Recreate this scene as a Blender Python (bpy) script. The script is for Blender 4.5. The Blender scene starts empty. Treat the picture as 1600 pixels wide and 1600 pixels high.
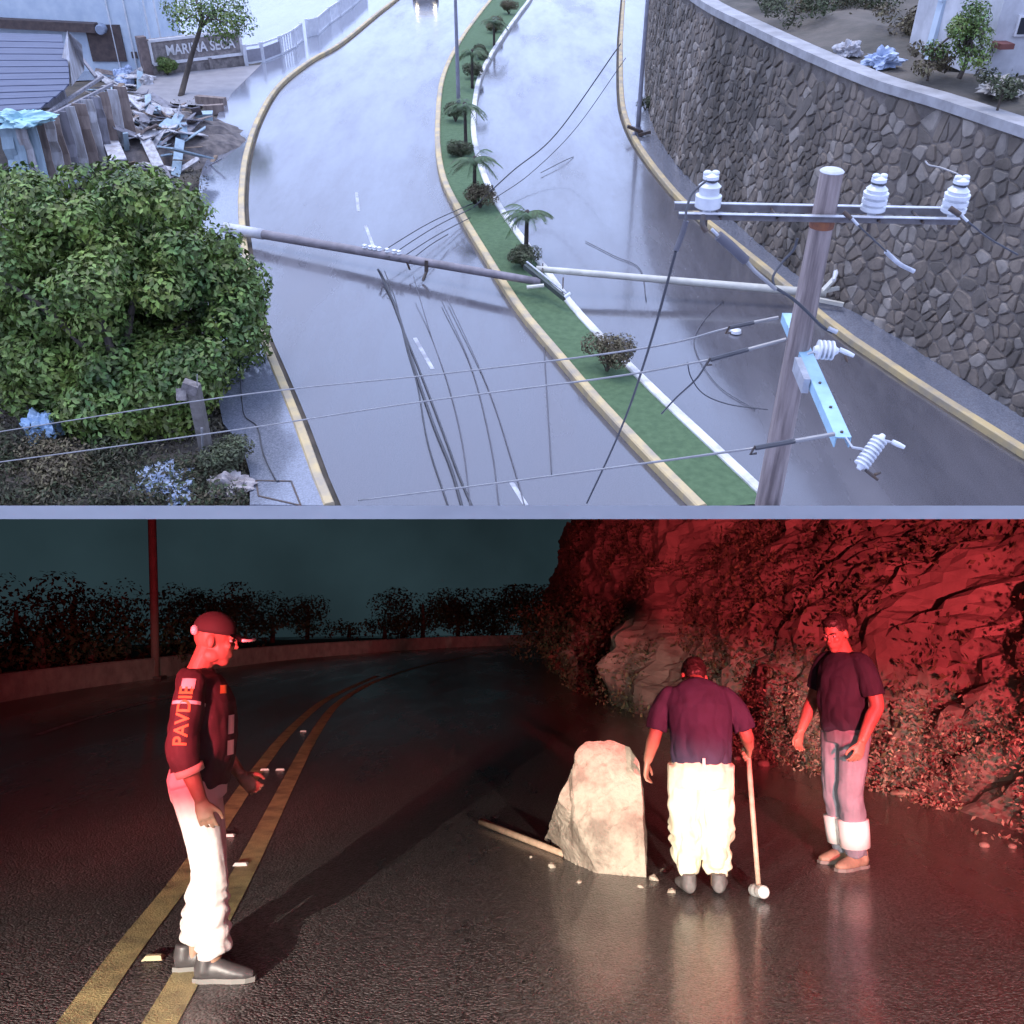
import bpy, bmesh, math, random
import numpy as np
from mathutils import Vector, Matrix, noise
from mathutils.bvhtree import BVHTree
random.seed(7); rng = np.random.default_rng(7)
R = math.radians
scene = bpy.context.scene
C = scene.collection

# ---------------------------------------------------------------- camera, sky, sun, exposure
F = 1500.0                                   # focal length in pixels of the 1600 px frame
PITCH = math.atan(157 / F)                   # the camera looks slightly up: night horizon below the centre
SLOPE = math.atan(1100 / F)                  # the day street is a steep hillside street above the added divider
CAMH, HD = 1.73, 11.0                        # eye height over the night road / over the day street
cam_d = bpy.data.cameras.new('camera'); cam = bpy.data.objects.new('camera', cam_d); C.objects.link(cam)
cam.location = (0, 0, CAMH); cam.rotation_euler = (R(90) + PITCH, 0, 0)
cam_d.sensor_width = 36; cam_d.lens = 36 * F / 1600; cam_d.clip_start = 0.02; cam_d.clip_end = 2000
scene.camera = cam
MD = Matrix.Translation((0, 0, CAMH)) @ Matrix.Rotation(SLOPE + PITCH, 4, 'X') @ Matrix.Translation((0, 0, -HD))

SUN_EL, SUN_AZ = R(62), R(205)               # sun behind cloud, high and behind the camera
world = bpy.data.worlds.new('World'); scene.world = world; world.use_nodes = True
wt = world.node_tree; wt.nodes.clear()
sky = wt.nodes.new('ShaderNodeTexSky'); sky.sky_type = 'NISHITA'; sky.sun_disc = False
sky.sun_elevation = SUN_EL; sky.sun_rotation = SUN_AZ; sky.air_density = 1.6; sky.dust_density = 3.0; sky.ozone_density = 2.5
mixw = wt.nodes.new('ShaderNodeMix'); mixw.data_type = 'RGBA'; mixw.inputs[0].default_value = 0.72
mixw.inputs[7].default_value = (7.7, 9.5, 15.4, 1)     # even cloud cover over the whole sky
bgw = wt.nodes.new('ShaderNodeBackground'); bgw.inputs[1].default_value = 0.10
wo = wt.nodes.new('ShaderNodeOutputWorld')
wt.links.new(sky.outputs[0], mixw.inputs[6]); wt.links.new(mixw.outputs[2], bgw.inputs[0]); wt.links.new(bgw.outputs[0], wo.inputs[0])
sun_d = bpy.data.lights.new('sun', 'SUN'); sun = bpy.data.objects.new('sun', sun_d); C.objects.link(sun)
sun_d.energy = 0.7; sun_d.angle = R(25); sun_d.color = (1, 0.96, 0.9)
sdir = Vector((math.sin(SUN_AZ) * math.cos(SUN_EL), math.cos(SUN_AZ) * math.cos(SUN_EL), math.sin(SUN_EL)))
sun.rotation_euler = sdir.to_track_quat('Z', 'Y').to_euler(); sun.location = sdir * 80
vs = scene.view_settings
vs.view_transform = 'Standard'; vs.look = 'None'; vs.gamma = 1; vs.use_curve_mapping = False; vs.exposure = 0.82
scene.render.engine = 'CYCLES'
scene.cycles.max_bounces = 4; scene.cycles.diffuse_bounces = 2; scene.cycles.glossy_bounces = 2
scene.cycles.use_adaptive_sampling = True; scene.cycles.adaptive_threshold = 0.03
scene.cycles.caustics_reflective = False; scene.cycles.caustics_refractive = False
scene.cycles.sample_clamp_indirect = 4.0
try: scene.cycles.use_denoising = True
except Exception: pass

def lamp(name, kind, loc, target, energy, color, size, spot=None, blend=0.5):
    d = bpy.data.lights.new(name, kind); o = bpy.data.objects.new(name, d); C.objects.link(o)
    d.energy = energy; d.color = color; d.shadow_soft_size = size
    if spot: d.spot_size = R(spot); d.spot_blend = blend
    o.location = loc
    o.rotation_euler = (Vector(loc) - Vector(target)).to_track_quat('Z', 'Y').to_euler()
    return o
# lamps of the response vehicles beside the photographer: low beams and the red roof beacons
lamp('headlight', 'SPOT', (-2.35, 0.35, 0.62), (-1.1, 6.5, 0.0), 1500, (1.0, 0.92, 0.80), 0.012, 62, 0.75)
lamp('headlight', 'SPOT', (1.55, 0.35, 0.62), (1.0, 6.5, 0.10), 1200, (1.0, 0.92, 0.80), 0.012, 58, 0.6)
lamp('beacon', 'SPOT', (2.2, 0.5, 1.55), (3.5, 8.0, 5.0), 3900, (1.0, 0.085, 0.115), 0.07, 88, 0.45)
lamp('beacon', 'SPOT', (-2.6, 0.5, 1.55), (-3.0, 12.0, 4.9), 2600, (1.0, 0.095, 0.12), 0.07, 66, 0.4)

# ---------------------------------------------------------------- where things stand
_ca, _sa = math.cos(SLOPE), math.sin(SLOPE)
_cp, _sp = math.cos(PITCH), math.sin(PITCH)
def dray(px, py):
    u, v = (px - 800) / F, (py - 800) / F
    return Vector((u, _ca - v * _sa, -_sa - v * _ca))
def g(px, py, h=0.0):                         # a spot of the day street, metres
    d = dray(px, py); t = (HD - h) / -d.z
    return Vector((d.x * t, d.y * t, h))
def dz(px, py, z):                            # a point of the day place at a given distance
    return Vector((0, 0, HD)) + dray(px, py) * z
def dpx(p):                                   # image position of a day point (for choosing sizes)
    q = Vector(p) - Vector((0, 0, HD)); z = q.y * _ca - q.z * _sa; up = q.y * _sa + q.z * _ca
    return 800 + F * q.x / z, 800 - F * up / z, z
def nray(px, py):
    u, v = (px - 800) / F, (py - 800) / F
    return Vector((u, _cp + v * _sp, _sp - v * _cp))
def n(px, py, h=0.0):
    d = nray(px, py); t = (CAMH - h) / -d.z
    return Vector((d.x * t, d.y * t, h))
def hcol(base, py):                           # height above `base` (day) whose image reaches row py
    lo, hi = 0.0, 30.0
    for _ in range(50):
        m = (lo + hi) / 2
        q = dpx((base.x, base.y, base.z + m))
        if q[1] > py: lo = m
        else: hi = m
    return lo
def roof_z(y): return CAMH + y * math.tan(PITCH - 9.5 / F)   # underside of the divider over the night road

# ---------------------------------------------------------------- materials
MATS = {}
def mat(name, col, rough=0.7, col2=None, scale=5.0, detail=5.0, bump=0.0, bscale=None, metal=0.0, rough2=None, spec=0.5,
        contrast=(0.35, 0.65), coat=0.0, emit=None, estr=0.0, stretch=(1, 1, 1), trans=0.0, island=0.0, sheen=0.0, stain=0.0):
    if name in MATS: return MATS[name]
    m = bpy.data.materials.new(name); m.use_nodes = True; t = m.node_tree; N = t.nodes; L = t.links
    b = N['Principled BSDF']
    b.inputs['Roughness'].default_value = rough; b.inputs['Metallic'].default_value = metal
    b.inputs['Specular IOR Level'].default_value = spec
    if coat: b.inputs['Coat Weight'].default_value = coat; b.inputs['Coat Roughness'].default_value = 0.08
    if sheen: b.inputs['Sheen Weight'].default_value = sheen
    if trans: b.inputs['Subsurface Weight'].default_value = 0.0
    c2 = col2 or tuple(c * 0.8 for c in col)
    tc = N.new('ShaderNodeTexCoord'); mp = N.new('ShaderNodeMapping'); mp.inputs['Scale'].default_value = stretch
    L.new(tc.outputs['Object'], mp.inputs['Vector'])
    nz = N.new('ShaderNodeTexNoise'); nz.inputs['Scale'].default_value = scale; nz.inputs['Detail'].default_value = detail
    nz.inputs['Roughness'].default_value = 0.6
    L.new(mp.outputs[0], nz.inputs['Vector'])
    rp = N.new('ShaderNodeValToRGB'); rp.color_ramp.elements[0].position = contrast[0]; rp.color_ramp.elements[1].position = contrast[1]
    rp.color_ramp.elements[0].color = (*c2, 1); rp.color_ramp.elements[1].color = (*col, 1)
    L.new(nz.outputs['Fac'], rp.inputs['Fac'])
    out = rp.outputs['Color']
    if island:
        ge = N.new('ShaderNodeNewGeometry'); hs = N.new('ShaderNodeHueSaturation')
        mr = N.new('ShaderNodeMapRange'); mr.inputs[3].default_value = 1 - island; mr.inputs[4].default_value = 1 + island
        L.new(ge.outputs['Random Per Island'], mr.inputs[0]); L.new(mr.outputs[0], hs.inputs['Value'])
        mr2 = N.new('ShaderNodeMapRange'); mr2.inputs[3].default_value = 0.475; mr2.inputs[4].default_value = 0.52
        L.new(ge.outputs['Random Per Island'], mr2.inputs[0]); L.new(mr2.outputs[0], hs.inputs['Hue'])
        L.new(out, hs.inputs['Color']); out = hs.outputs['Color']
    if stain:                                   # run-off streaks and damp patches, larger than one stone
        ms = N.new('ShaderNodeMapping'); ms.inputs['Scale'].default_value = (.55, .55, .10); L.new(tc.outputs['Object'], ms.inputs[0])
        ns = N.new('ShaderNodeTexNoise'); ns.inputs['Scale'].default_value = 1.1; ns.inputs['Detail'].default_value = 5; L.new(ms.outputs[0], ns.inputs['Vector'])
        rs = N.new('ShaderNodeMapRange'); rs.inputs[1].default_value = .38; rs.inputs[2].default_value = .6; rs.inputs[3].default_value = 1 - stain; rs.inputs[4].default_value = 1.1
        L.new(ns.outputs['Fac'], rs.inputs[0]); hv_ = N.new('ShaderNodeHueSaturation'); L.new(rs.outputs[0], hv_.inputs['Value']); L.new(out, hv_.inputs['Color']); out = hv_.outputs['Color']
    L.new(out, b.inputs['Base Color'])
    if rough2 is not None:
        mr = N.new('ShaderNodeMapRange'); mr.inputs[1].default_value = 0.3; mr.inputs[2].default_value = 0.7
        mr.inputs[3].default_value = rough2; mr.inputs[4].default_value = rough
        L.new(nz.outputs['Fac'], mr.inputs[0]); L.new(mr.outputs[0], b.inputs['Roughness'])
    if bump:
        n2 = N.new('ShaderNodeTexNoise'); n2.inputs['Scale'].default_value = bscale or scale * 4; n2.inputs['Detail'].default_value = 4
        L.new(mp.outputs[0], n2.inputs['Vector'])
        bp = N.new('ShaderNodeBump'); bp.inputs['Strength'].default_value = bump; bp.inputs['Distance'].default_value = 0.02
        L.new(n2.outputs['Fac'], bp.inputs['Height']); L.new(bp.outputs[0], b.inputs['Normal'])
    if emit:
        b.inputs['Emission Color'].default_value = (*emit, 1); b.inputs['Emission Strength'].default_value = estr
    MATS[name] = m; return m

# ---------------------------------------------------------------- mesh helpers
class MB:
    def __init__(s): s.v = []; s.f = []
    def add(s, vs, fs):
        o = len(s.v); s.v += [tuple(v) for v in vs]; s.f += [tuple(i + o for i in f) for f in fs]; return s
    def box(s, c, d, rot=None):
        c = Vector(c); hx, hy, hz = d[0] / 2, d[1] / 2, d[2] / 2
        P = [Vector((x, y, z)) for z in (-hz, hz) for y in (-hy, hy) for x in (-hx, hx)]
        if rot is not None: P = [rot @ p for p in P]
        return s.add([c + p for p in P], [(0, 2, 3, 1), (4, 5, 7, 6), (0, 1, 5, 4), (2, 6, 7, 3), (0, 4, 6, 2), (1, 3, 7, 5)])
    def bar(s, a, b, w, h, up=(0, 0, 1)):      # a box from a to b
        a = Vector(a); b = Vector(b); y = (b - a); l = y.length; y.normalize()
        x = y.cross(Vector(up)); x = x.normalized() if x.length > 1e-6 else Vector((1, 0, 0)); z = x.cross(y)
        return s.box((a + b) / 2, (w, l, h), Matrix((x, y, z)).transposed())
    def tube(s, P, r, seg=8, cap=True, flat=None):
        P = [Vector(p) for p in P]; k = len(P); rr = r if isinstance(r, (list, tuple)) else [r] * k
        T = [(P[min(i + 1, k - 1)] - P[max(i - 1, 0)]).normalized() for i in range(k)]
        u = T[0].orthogonal().normalized() if flat is None else (Vector(flat) - T[0] * T[0].dot(Vector(flat))).normalized()
        rings = []; vs = []
        for i in range(k):
            u = (u - T[i] * u.dot(T[i])).normalized(); w = T[i].cross(u)
            ra, rb = rr[i] if isinstance(rr[i], (tuple, list)) else (rr[i], rr[i])
            for j in range(seg):
                an = 2 * math.pi * j / seg; vs.append(P[i] + u * (ra * math.cos(an)) + w * (rb * math.sin(an)))
        fs = [(i * seg + j, i * seg + (j + 1) % seg, (i + 1) * seg + (j + 1) % seg, (i + 1) * seg + j) for i in range(k - 1) for j in range(seg)]
        if cap: fs += [tuple(range(seg))[::-1], tuple((k - 1) * seg + j for j in range(seg))]
        return s.add(vs, fs)
    def lathe(s, prof, seg=16, M=None):        # prof: (radius, height)
        vs = []; k = len(prof)
        for r_, z in prof:
            for j in range(seg):
                an = 2 * math.pi * j / seg; p = Vector((r_ * math.cos(an), r_ * math.sin(an), z)); vs.append(M @ p if M else p)
        fs = [(i * seg + j, i * seg + (j + 1) % seg, (i + 1) * seg + (j + 1) % seg, (i + 1) * seg + j) for i in range(k - 1) for j in range(seg)]
        fs += [tuple(range(seg))[::-1], tuple((k - 1) * seg + j for j in range(seg))]
        return s.add(vs, fs)
    def ball(s, c, r, seg=12, rings=8, M=None):
        c = Vector(c); r = r if isinstance(r, (tuple, list)) else (r, r, r); vs = [];
        for i in range(1, rings):
            th = math.pi * i / rings
            for j in range(seg):
                an = 2 * math.pi * j / seg
                p = Vector((r[0] * math.sin(th) * math.cos(an), r[1] * math.sin(th) * math.sin(an), r[2] * math.cos(th)))
                vs.append(c + (M @ p if M else p))
        top = Vector((0, 0, r[2])); vs.append(c + (M @ top if M else top)); vs.append(c - (M @ top if M else top))
        fs = [(i * seg + j, (i + 1) * seg + j, (i + 1) * seg + (j + 1) % seg, i * seg + (j + 1) % seg) for i in range(rings - 2) for j in range(seg)]
        t = len(vs) - 2; l = (rings - 2) * seg
        fs += [(t, j, (j + 1) % seg) for j in range(seg)] + [(t + 1, l + (j + 1) % seg, l + j) for j in range(seg)]
        return s.add(vs, fs)
    def mesh(s, name, smooth=False):
        me = bpy.data.meshes.new(name); me.from_pydata(s.v, [], s.f); me.validate(); me.update()
        if smooth:
            for p in me.polygons: p.use_smooth = True
        return me

def link(name, data, m=None, parent=None, M=None, label=None, cat=None, group=None, kind=None):
    o = bpy.data.objects.new(name, data); C.objects.link(o)
    if m is not None and data is not None and len(data.materials) == 0: data.materials.append(m)
    if parent is not None: o.parent = parent
    if M is not None:
        if parent is None: o.matrix_world = M
        else: o.matrix_local = M
    if label: o['label'] = label
    if cat: o['category'] = cat
    if group: o['group'] = group
    if kind or cat: o['kind'] = kind or 'thing'
    return o
def build(name, mb, m, parent=None, M=None, smooth=False, **k):
    return link(name, mb.mesh(name, smooth), m, parent, M, **k)
def thing(name, label, cat, M, group=None):
    return link(name, None, None, None, M, label=label, cat=cat, group=group)
def T(p): return Matrix.Translation(Vector(p))
def day(p=(0, 0, 0), rz=0.0): return MD @ T(p) @ Matrix.Rotation(rz, 4, 'Z')
def night(p=(0, 0, 0), rz=0.0): return T(p) @ Matrix.Rotation(rz, 4, 'Z')
def copy_tree(o, M, label=None, parent=None):
    c = o.copy(); C.objects.link(c)
    if parent is None: c.parent = None; c.matrix_world = M
    else: c.parent = parent
    if label: c['label'] = label
    for ch in o.children:
        copy_tree(ch, None, None, c)
    return c
def shade_auto(o, ang=35):
    me = o.data
    for p in me.polygons: p.use_smooth = True
    try: me.set_sharp_from_angle(angle=R(ang))
    except Exception: pass
    return o
def spline(P, per=8):                          # Catmull-Rom through points
    P = [Vector(p) for p in P]; Q = [P[0] * 2 - P[1]] + P + [P[-1] * 2 - P[-2]]; out = []
    for i in range(1, len(Q) - 2):
        a, b, c, d = Q[i - 1:i + 3]
        for k in range(per):
            t = k / per
            out.append(0.5 * ((2 * b) + (c - a) * t + (2 * a - 5 * b + 4 * c - d) * t * t + (3 * b - a - 3 * c + d) * t ** 3))
    out.append(P[-1]); return out
def resample(P, k):
    L = [0.0]
    for i in range(1, len(P)): L.append(L[-1] + (P[i] - P[i - 1]).length)
    out = []; j = 0
    for i in range(k):
        s = L[-1] * i / (k - 1)
        while j < len(P) - 2 and L[j + 1] < s: j += 1
        d = L[j + 1] - L[j]; out.append(P[j].lerp(P[j + 1], (s - L[j]) / d if d > 1e-9 else 0))
    return out
def offset(P, d):                              # shift a ground polyline sideways (left of travel positive)
    out = []
    for i in range(len(P)):
        t = P[min(i + 1, len(P) - 1)] - P[max(i - 1, 0)]; t.z = 0; t.normalize()
        out.append(P[i] + Vector((-t.y, t.x, 0)) * d)
    return out
def ribbon(A, B, z=None):
    mb = MB(); k = len(A); vs = []
    for a, b in zip(A, B):
        a = Vector(a); b = Vector(b)
        if z is not None: a.z = z; b.z = z
        vs += [a, b]
    mb.add(vs, [(2 * i, 2 * i + 1, 2 * i + 3, 2 * i + 2) for i in range(k - 1)]); return mb
def sweep(P, prof):                            # prof: closed (side, height) loop carried along a ground polyline
    mb = MB(); k = len(P); m_ = len(prof); vs = []
    for i in range(k):
        t = P[min(i + 1, k - 1)] - P[max(i - 1, 0)]; t.z = 0; t.normalize(); s = Vector((-t.y, t.x, 0))
        for a, h in prof: vs.append(P[i] + s * a + Vector((0, 0, h)))
    fs = [(i * m_ + j, (i + 1) * m_ + j, (i + 1) * m_ + (j + 1) % m_, i * m_ + (j + 1) % m_) for i in range(k - 1) for j in range(m_)]
    fs += [tuple(range(m_)), tuple((k - 1) * m_ + j for j in range(m_))[::-1]]
    return mb.add(vs, fs)
def leaf_mesh(name, pos, nrm, size, aspect=0.55, fold=0.25):
    """many small folded leaves, vectorised: pos (k,3), nrm (k,3), size (k,)"""
    k = len(pos); nrm = nrm / np.linalg.norm(nrm, axis=1, keepdims=True)
    rnd = rng.normal(size=(k, 3)); u = rnd - (rnd * nrm).sum(1, keepdims=True) * nrm; u /= np.linalg.norm(u, axis=1, keepdims=True)
    w = np.cross(nrm, u); s = size[:, None]
    a = pos - u * s * 0.5; b = pos + u * s * 0.5
    c = pos + w * s * aspect * 0.5 + nrm * s * fold * 0.3; d = pos - w * s * aspect * 0.5 + nrm * s * fold * 0.3
    V = np.stack([a, c, b, d], 1).reshape(-1, 3).astype(np.float32)
    me = bpy.data.meshes.new(name); me.vertices.add(4 * k); me.vertices.foreach_set('co', V.ravel())
    idx = np.arange(4 * k, dtype=np.int32).reshape(k, 4)
    tri = np.concatenate([idx[:, [0, 1, 2]], idx[:, [0, 2, 3]]], 1).reshape(-1).astype(np.int32)
    me.loops.add(len(tri)); me.loops.foreach_set('vertex_index', tri)
    me.polygons.add(2 * k); me.polygons.foreach_set('loop_start', np.arange(0, 6 * k, 3, dtype=np.int32))
    me.update(calc_edges=True); me.validate(); return me
def crown_points(clumps, per, jitter=1.0):
    P = []; Nn = []
    for (c, r) in clumps:
        k = max(8, int(per * r * r)); d = rng.normal(size=(k, 3)); d /= np.linalg.norm(d, axis=1, keepdims=True)
        rad = r * (0.55 + 0.5 * rng.random((k, 1)) ** 0.6)
        P.append(np.array(c)[None] + d * rad * np.array([[1, 1, 0.8]])); Nn.append(d + rng.normal(size=(k, 3)) * 0.5 * jitter + np.array([[0, 0, 0.35]]))
    return np.concatenate(P), np.concatenate(Nn)
_tmp = bpy.data.scenes.new('scratch')
def evaluated(o):                              # evaluate one object alone, off the main scene
    _tmp.collection.objects.link(o); vl = _tmp.view_layers[0]; vl.update()
    me = bpy.data.meshes.new_from_object(o.evaluated_get(vl.depsgraph)); bpy.data.objects.remove(o); return me
def text_mesh(s, size, depth=0.01, bold=0.018):
    cu = bpy.data.curves.new('lettering', 'FONT'); cu.body = s; cu.size = size; cu.extrude = depth; cu.align_x = 'CENTER'; cu.align_y = 'CENTER'; cu.offset = size * bold
    return evaluated(bpy.data.objects.new('lettering', cu))
# ================================================================ added divider between the two places, keeps daylight off the night road
M_conc = mat('divider_concrete', (0.40, 0.42, 0.50), 0.8, (0.30, 0.31, 0.38), 3, bump=0.2)
def cpt(x, d, row): v = (row - 800) / F; return Vector((x, d * (_cp + v * _sp), CAMH + d * (_sp - v * _cp)))
mb = MB(); W_ = 42
P = [cpt(x, d, r_) for d in (0.45, 85) for r_ in (790, 811) for x in (-W_, W_)]
mb.add(P, [(0, 1, 3, 2), (4, 6, 7, 5), (0, 4, 5, 1), (2, 3, 7, 6), (0, 2, 6, 4), (1, 5, 7, 3)])
mb.box((-23, -1.8, 1.72), (38, 4.4, 0.04)); mb.box((23, -1.8, 1.72), (38, 4.4, 0.04))
build('divider', mb, M_conc, kind='structure')
mb = MB()
mb.box((0, -4.1, 0.9), (84, 0.3, 1.8)); mb.box((-W_, 36, 4), (0.5, 82, 8.2)); mb.box((W_, 36, 4), (0.5, 82, 8.2)); mb.box((0, 79, 5), (84, 0.5, 10))
build('daylight_block_wall', mb, mat('dark_render', (0.06, 0.06, 0.06), 0.9), kind='structure')  # unseen walls added to shut daylight out of the night road

# ================================================================ DAY: ground, road, kerbs
def wet_road(name, base, base2, r_lo, r_hi, bump, grain, patch=0.12, ior=1.5, coat=0.0, coat_lo=0.5, coat_rough=0.12, aggregate=0.0):
    m = bpy.data.materials.new(name); m.use_nodes = True; t = m.node_tree; N = t.nodes; L = t.links; b = N['Principled BSDF']
    tc = N.new('ShaderNodeTexCoord')
    n1 = N.new('ShaderNodeTexNoise'); n1.inputs['Scale'].default_value = patch; n1.inputs['Detail'].default_value = 9; n1.inputs['Roughness'].default_value = 0.66
    mp = N.new('ShaderNodeMapping'); mp.inputs['Scale'].default_value = (1.0, 0.22, 1); mp.inputs['Rotation'].default_value = (0, 0, 0.12)
    L.new(tc.outputs['Object'], mp.inputs[0]); L.new(mp.outputs[0], n1.inputs['Vector'])
    n2 = N.new('ShaderNodeTexNoise'); n2.inputs['Scale'].default_value = grain; n2.inputs['Detail'].default_value = 3
    L.new(tc.outputs['Object'], n2.inputs['Vector'])
    rp = N.new('ShaderNodeValToRGB'); rp.color_ramp.elements[0].position = 0.3; rp.color_ramp.elements[1].position = 0.72
    rp.color_ramp.elements[0].color = (*base2, 1); rp.color_ramp.elements[1].color = (*base, 1)
    L.new(n1.outputs['Fac'], rp.inputs['Fac'])
    mx = N.new('ShaderNodeMix'); mx.data_type = 'RGBA'; mx.blend_type = 'MULTIPLY'; mx.inputs[0].default_value = 0.5
    g2 = N.new('ShaderNodeValToRGB'); g2.color_ramp.elements[0].position = 0.35; g2.color_ramp.elements[1].position = 0.65
    g2.color_ramp.elements[0].color = (0.35, 0.35, 0.35, 1); g2.color_ramp.elements[1].color = (1.25, 1.25, 1.25, 1)
    L.new(n2.outputs['Fac'], g2.inputs['Fac']); L.new(rp.outputs['Color'], mx.inputs[6]); L.new(g2.outputs['Color'], mx.inputs[7])
    L.new(mx.outputs[2], b.inputs['Base Color'])
    mr = N.new('ShaderNodeMapRange'); mr.inputs[1].default_value = 0.35; mr.inputs[2].default_value = 0.68; mr.inputs[3].default_value = r_lo; mr.inputs[4].default_value = r_hi
    L.new(n1.outputs['Fac'], mr.inputs[0]); L.new(mr.outputs[0], b.inputs['Roughness'])
    b.inputs['IOR'].default_value = ior
    if coat:                                    # the film of water, patchy
        mc = N.new('ShaderNodeMapRange'); mc.inputs[1].default_value = 0.38; mc.inputs[2].default_value = 0.62; mc.inputs[3].default_value = coat; mc.inputs[4].default_value = coat * coat_lo
        L.new(n1.outputs['Fac'], mc.inputs[0]); L.new(mc.outputs[0], b.inputs['Coat Weight'])
        b.inputs['Coat Roughness'].default_value = coat_rough; b.inputs['Coat IOR'].default_value = 1.6
        n3 = N.new('ShaderNodeTexNoise'); n3.inputs['Scale'].default_value = 3.0; n3.inputs['Detail'].default_value = 4; L.new(tc.outputs['Object'], n3.inputs['Vector'])
        b3 = N.new('ShaderNodeBump'); b3.inputs['Strength'].default_value = 0.06; b3.inputs['Distance'].default_value = 0.05
        L.new(n3.outputs['Fac'], b3.inputs['Height']); L.new(b3.outputs[0], b.inputs['Coat Normal'])
    bp = N.new('ShaderNodeBump'); bp.inputs['Strength'].default_value = bump; bp.inputs['Distance'].default_value = 0.01
    L.new(n2.outputs['Fac'], bp.inputs['Height']); L.new(bp.outputs[0], b.inputs['Normal'])
    if aggregate:                               # stones of the asphalt
        vo = N.new('ShaderNodeTexVoronoi'); vo.inputs['Scale'].default_value = aggregate; L.new(tc.outputs['Object'], vo.inputs['Vector'])
        b2 = N.new('ShaderNodeBump'); b2.inputs['Strength'].default_value = 1.0; b2.inputs['Distance'].default_value = 0.012; b2.invert = True
        L.new(vo.outputs['Distance'], b2.inputs['Height']); L.new(bp.outputs[0], b2.inputs['Normal']); L.new(b2.outputs[0], b.inputs['Normal'])
        sp = N.new('ShaderNodeMapRange'); sp.inputs[1].default_value = 0.0; sp.inputs[2].default_value = 1.0; sp.inputs[3].default_value = .45; sp.inputs[4].default_value = 1.9
        sx = N.new('ShaderNodeSeparateColor'); L.new(vo.outputs['Color'], sx.inputs[0]); L.new(sx.outputs[0], sp.inputs[0])
        hv_ = N.new('ShaderNodeHueSaturation'); L.new(sp.outputs[0], hv_.inputs['Value']); L.new(mx.outputs[2], hv_.inputs['Color']); L.new(hv_.outputs['Color'], b.inputs['Base Color'])
    return m
M_wet = wet_road('wet_asphalt', (0.15, 0.14, 0.16), (0.075, 0.073, 0.09), 0.06, 0.36, 0.10, 45, 0.34, 1.7, 1.0, 0.40, 0.08)
M_walk = wet_road('wet_pavement', (0.24, 0.25, 0.30), (0.16, 0.17, 0.22), 0.08, 0.26, 0.03, 30, 0.3, 1.8, 0.9)
M_dirt = mat('damp_dirt', (0.105, 0.085, 0.07), 0.9, (0.05, 0.045, 0.04), 1.2, 8, bump=0.8, bscale=9)
M_kyel = mat('yellow_kerb_paint', (0.60, 0.46, 0.24), 0.6, (0.33, 0.29, 0.25), 1.6, 9, bump=0.2, contrast=(0.3, 0.6))
M_kwht = mat('white_kerb_paint', (0.76, 0.75, 0.74), 0.5, (0.42, 0.40, 0.38), 1.8, 9, bump=0.2, contrast=(0.3, 0.55))
M_line = mat('worn_white_line', (0.55, 0.56, 0.6), 0.35, (0.25, 0.25, 0.29), 2.2, 8, contrast=(0.42, 0.62))
M_turf = mat('median_turf', (0.105, 0.175, 0.085), 0.9, (0.07, 0.125, 0.06), 6, 8, bump=0.9, bscale=60)

y0 = g(800, 796).y
mb = MB()
nx, ny = 30, 30
vs = [Vector((-70 + 140 * i / nx, y0 + (190 - y0) * (j / ny) ** 1.5, -0.03)) for j in range(ny + 1) for i in range(nx + 1)]
mb.add(vs, [(j * (nx + 1) + i, j * (nx + 1) + i + 1, (j + 1) * (nx + 1) + i + 1, (j + 1) * (nx + 1) + i) for j in range(ny) for i in range(nx)])
build('ground', mb, M_dirt, M=day(), kind='structure')

def line(pts, h=0.0, k=70): return resample(spline([g(x, y, h) for x, y in pts], 8), k)
LK = [(665, -40), (620, 0), (592, 22), (532, 71), (487, 97), (437, 137), (406, 187), (387, 244), (380, 300), (380, 344), (387, 410), (406, 509), (437, 587), (469, 666), (500, 752), (518, 795)]
ML = [(800, -45), (775, 0), (760, 20), (735, 55), (715, 90), (703, 120), (697, 150), (695, 190), (696, 235), (706, 285), (733, 337), (770, 397), (826, 483), (884, 552), (950, 628), (1047, 729), (1115, 796)]
MR = [(850, -45), (826, 0), (810, 22), (780, 64), (750, 116), (739, 160), (736, 210), (746, 262), (769, 319), (817, 390), (841, 421), (891, 490), (974, 579), (1039, 644), (1120, 721), (1198, 796)]
RK = [(978, -45), (974, 0), (971, 40), (969, 75), (970, 150), (979, 195), (1005, 244), (1064, 317), (1130, 372), (1210, 437), (1303, 516), (1376, 567), (1441, 611), (1518, 660), (1600, 712), (1740, 796)]
WB = [(1014, -45), (1012, 0), (1010, 60), (1008, 120), (1012, 170), (1027, 215), (1062, 268), (1120, 325), (1190, 390), (1283, 465), (1356, 506), (1458, 571), (1580, 648), (1700, 722), (1815, 796)]
lk = line(LK); ml = line(ML); mr_ = line(MR); rk = line(RK); wb = line(WB)
road = build('road', ribbon(offset(lk, 0.2), offset(rk, -0.2), 0.0), M_wet, M=day(), kind='structure')
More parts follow.
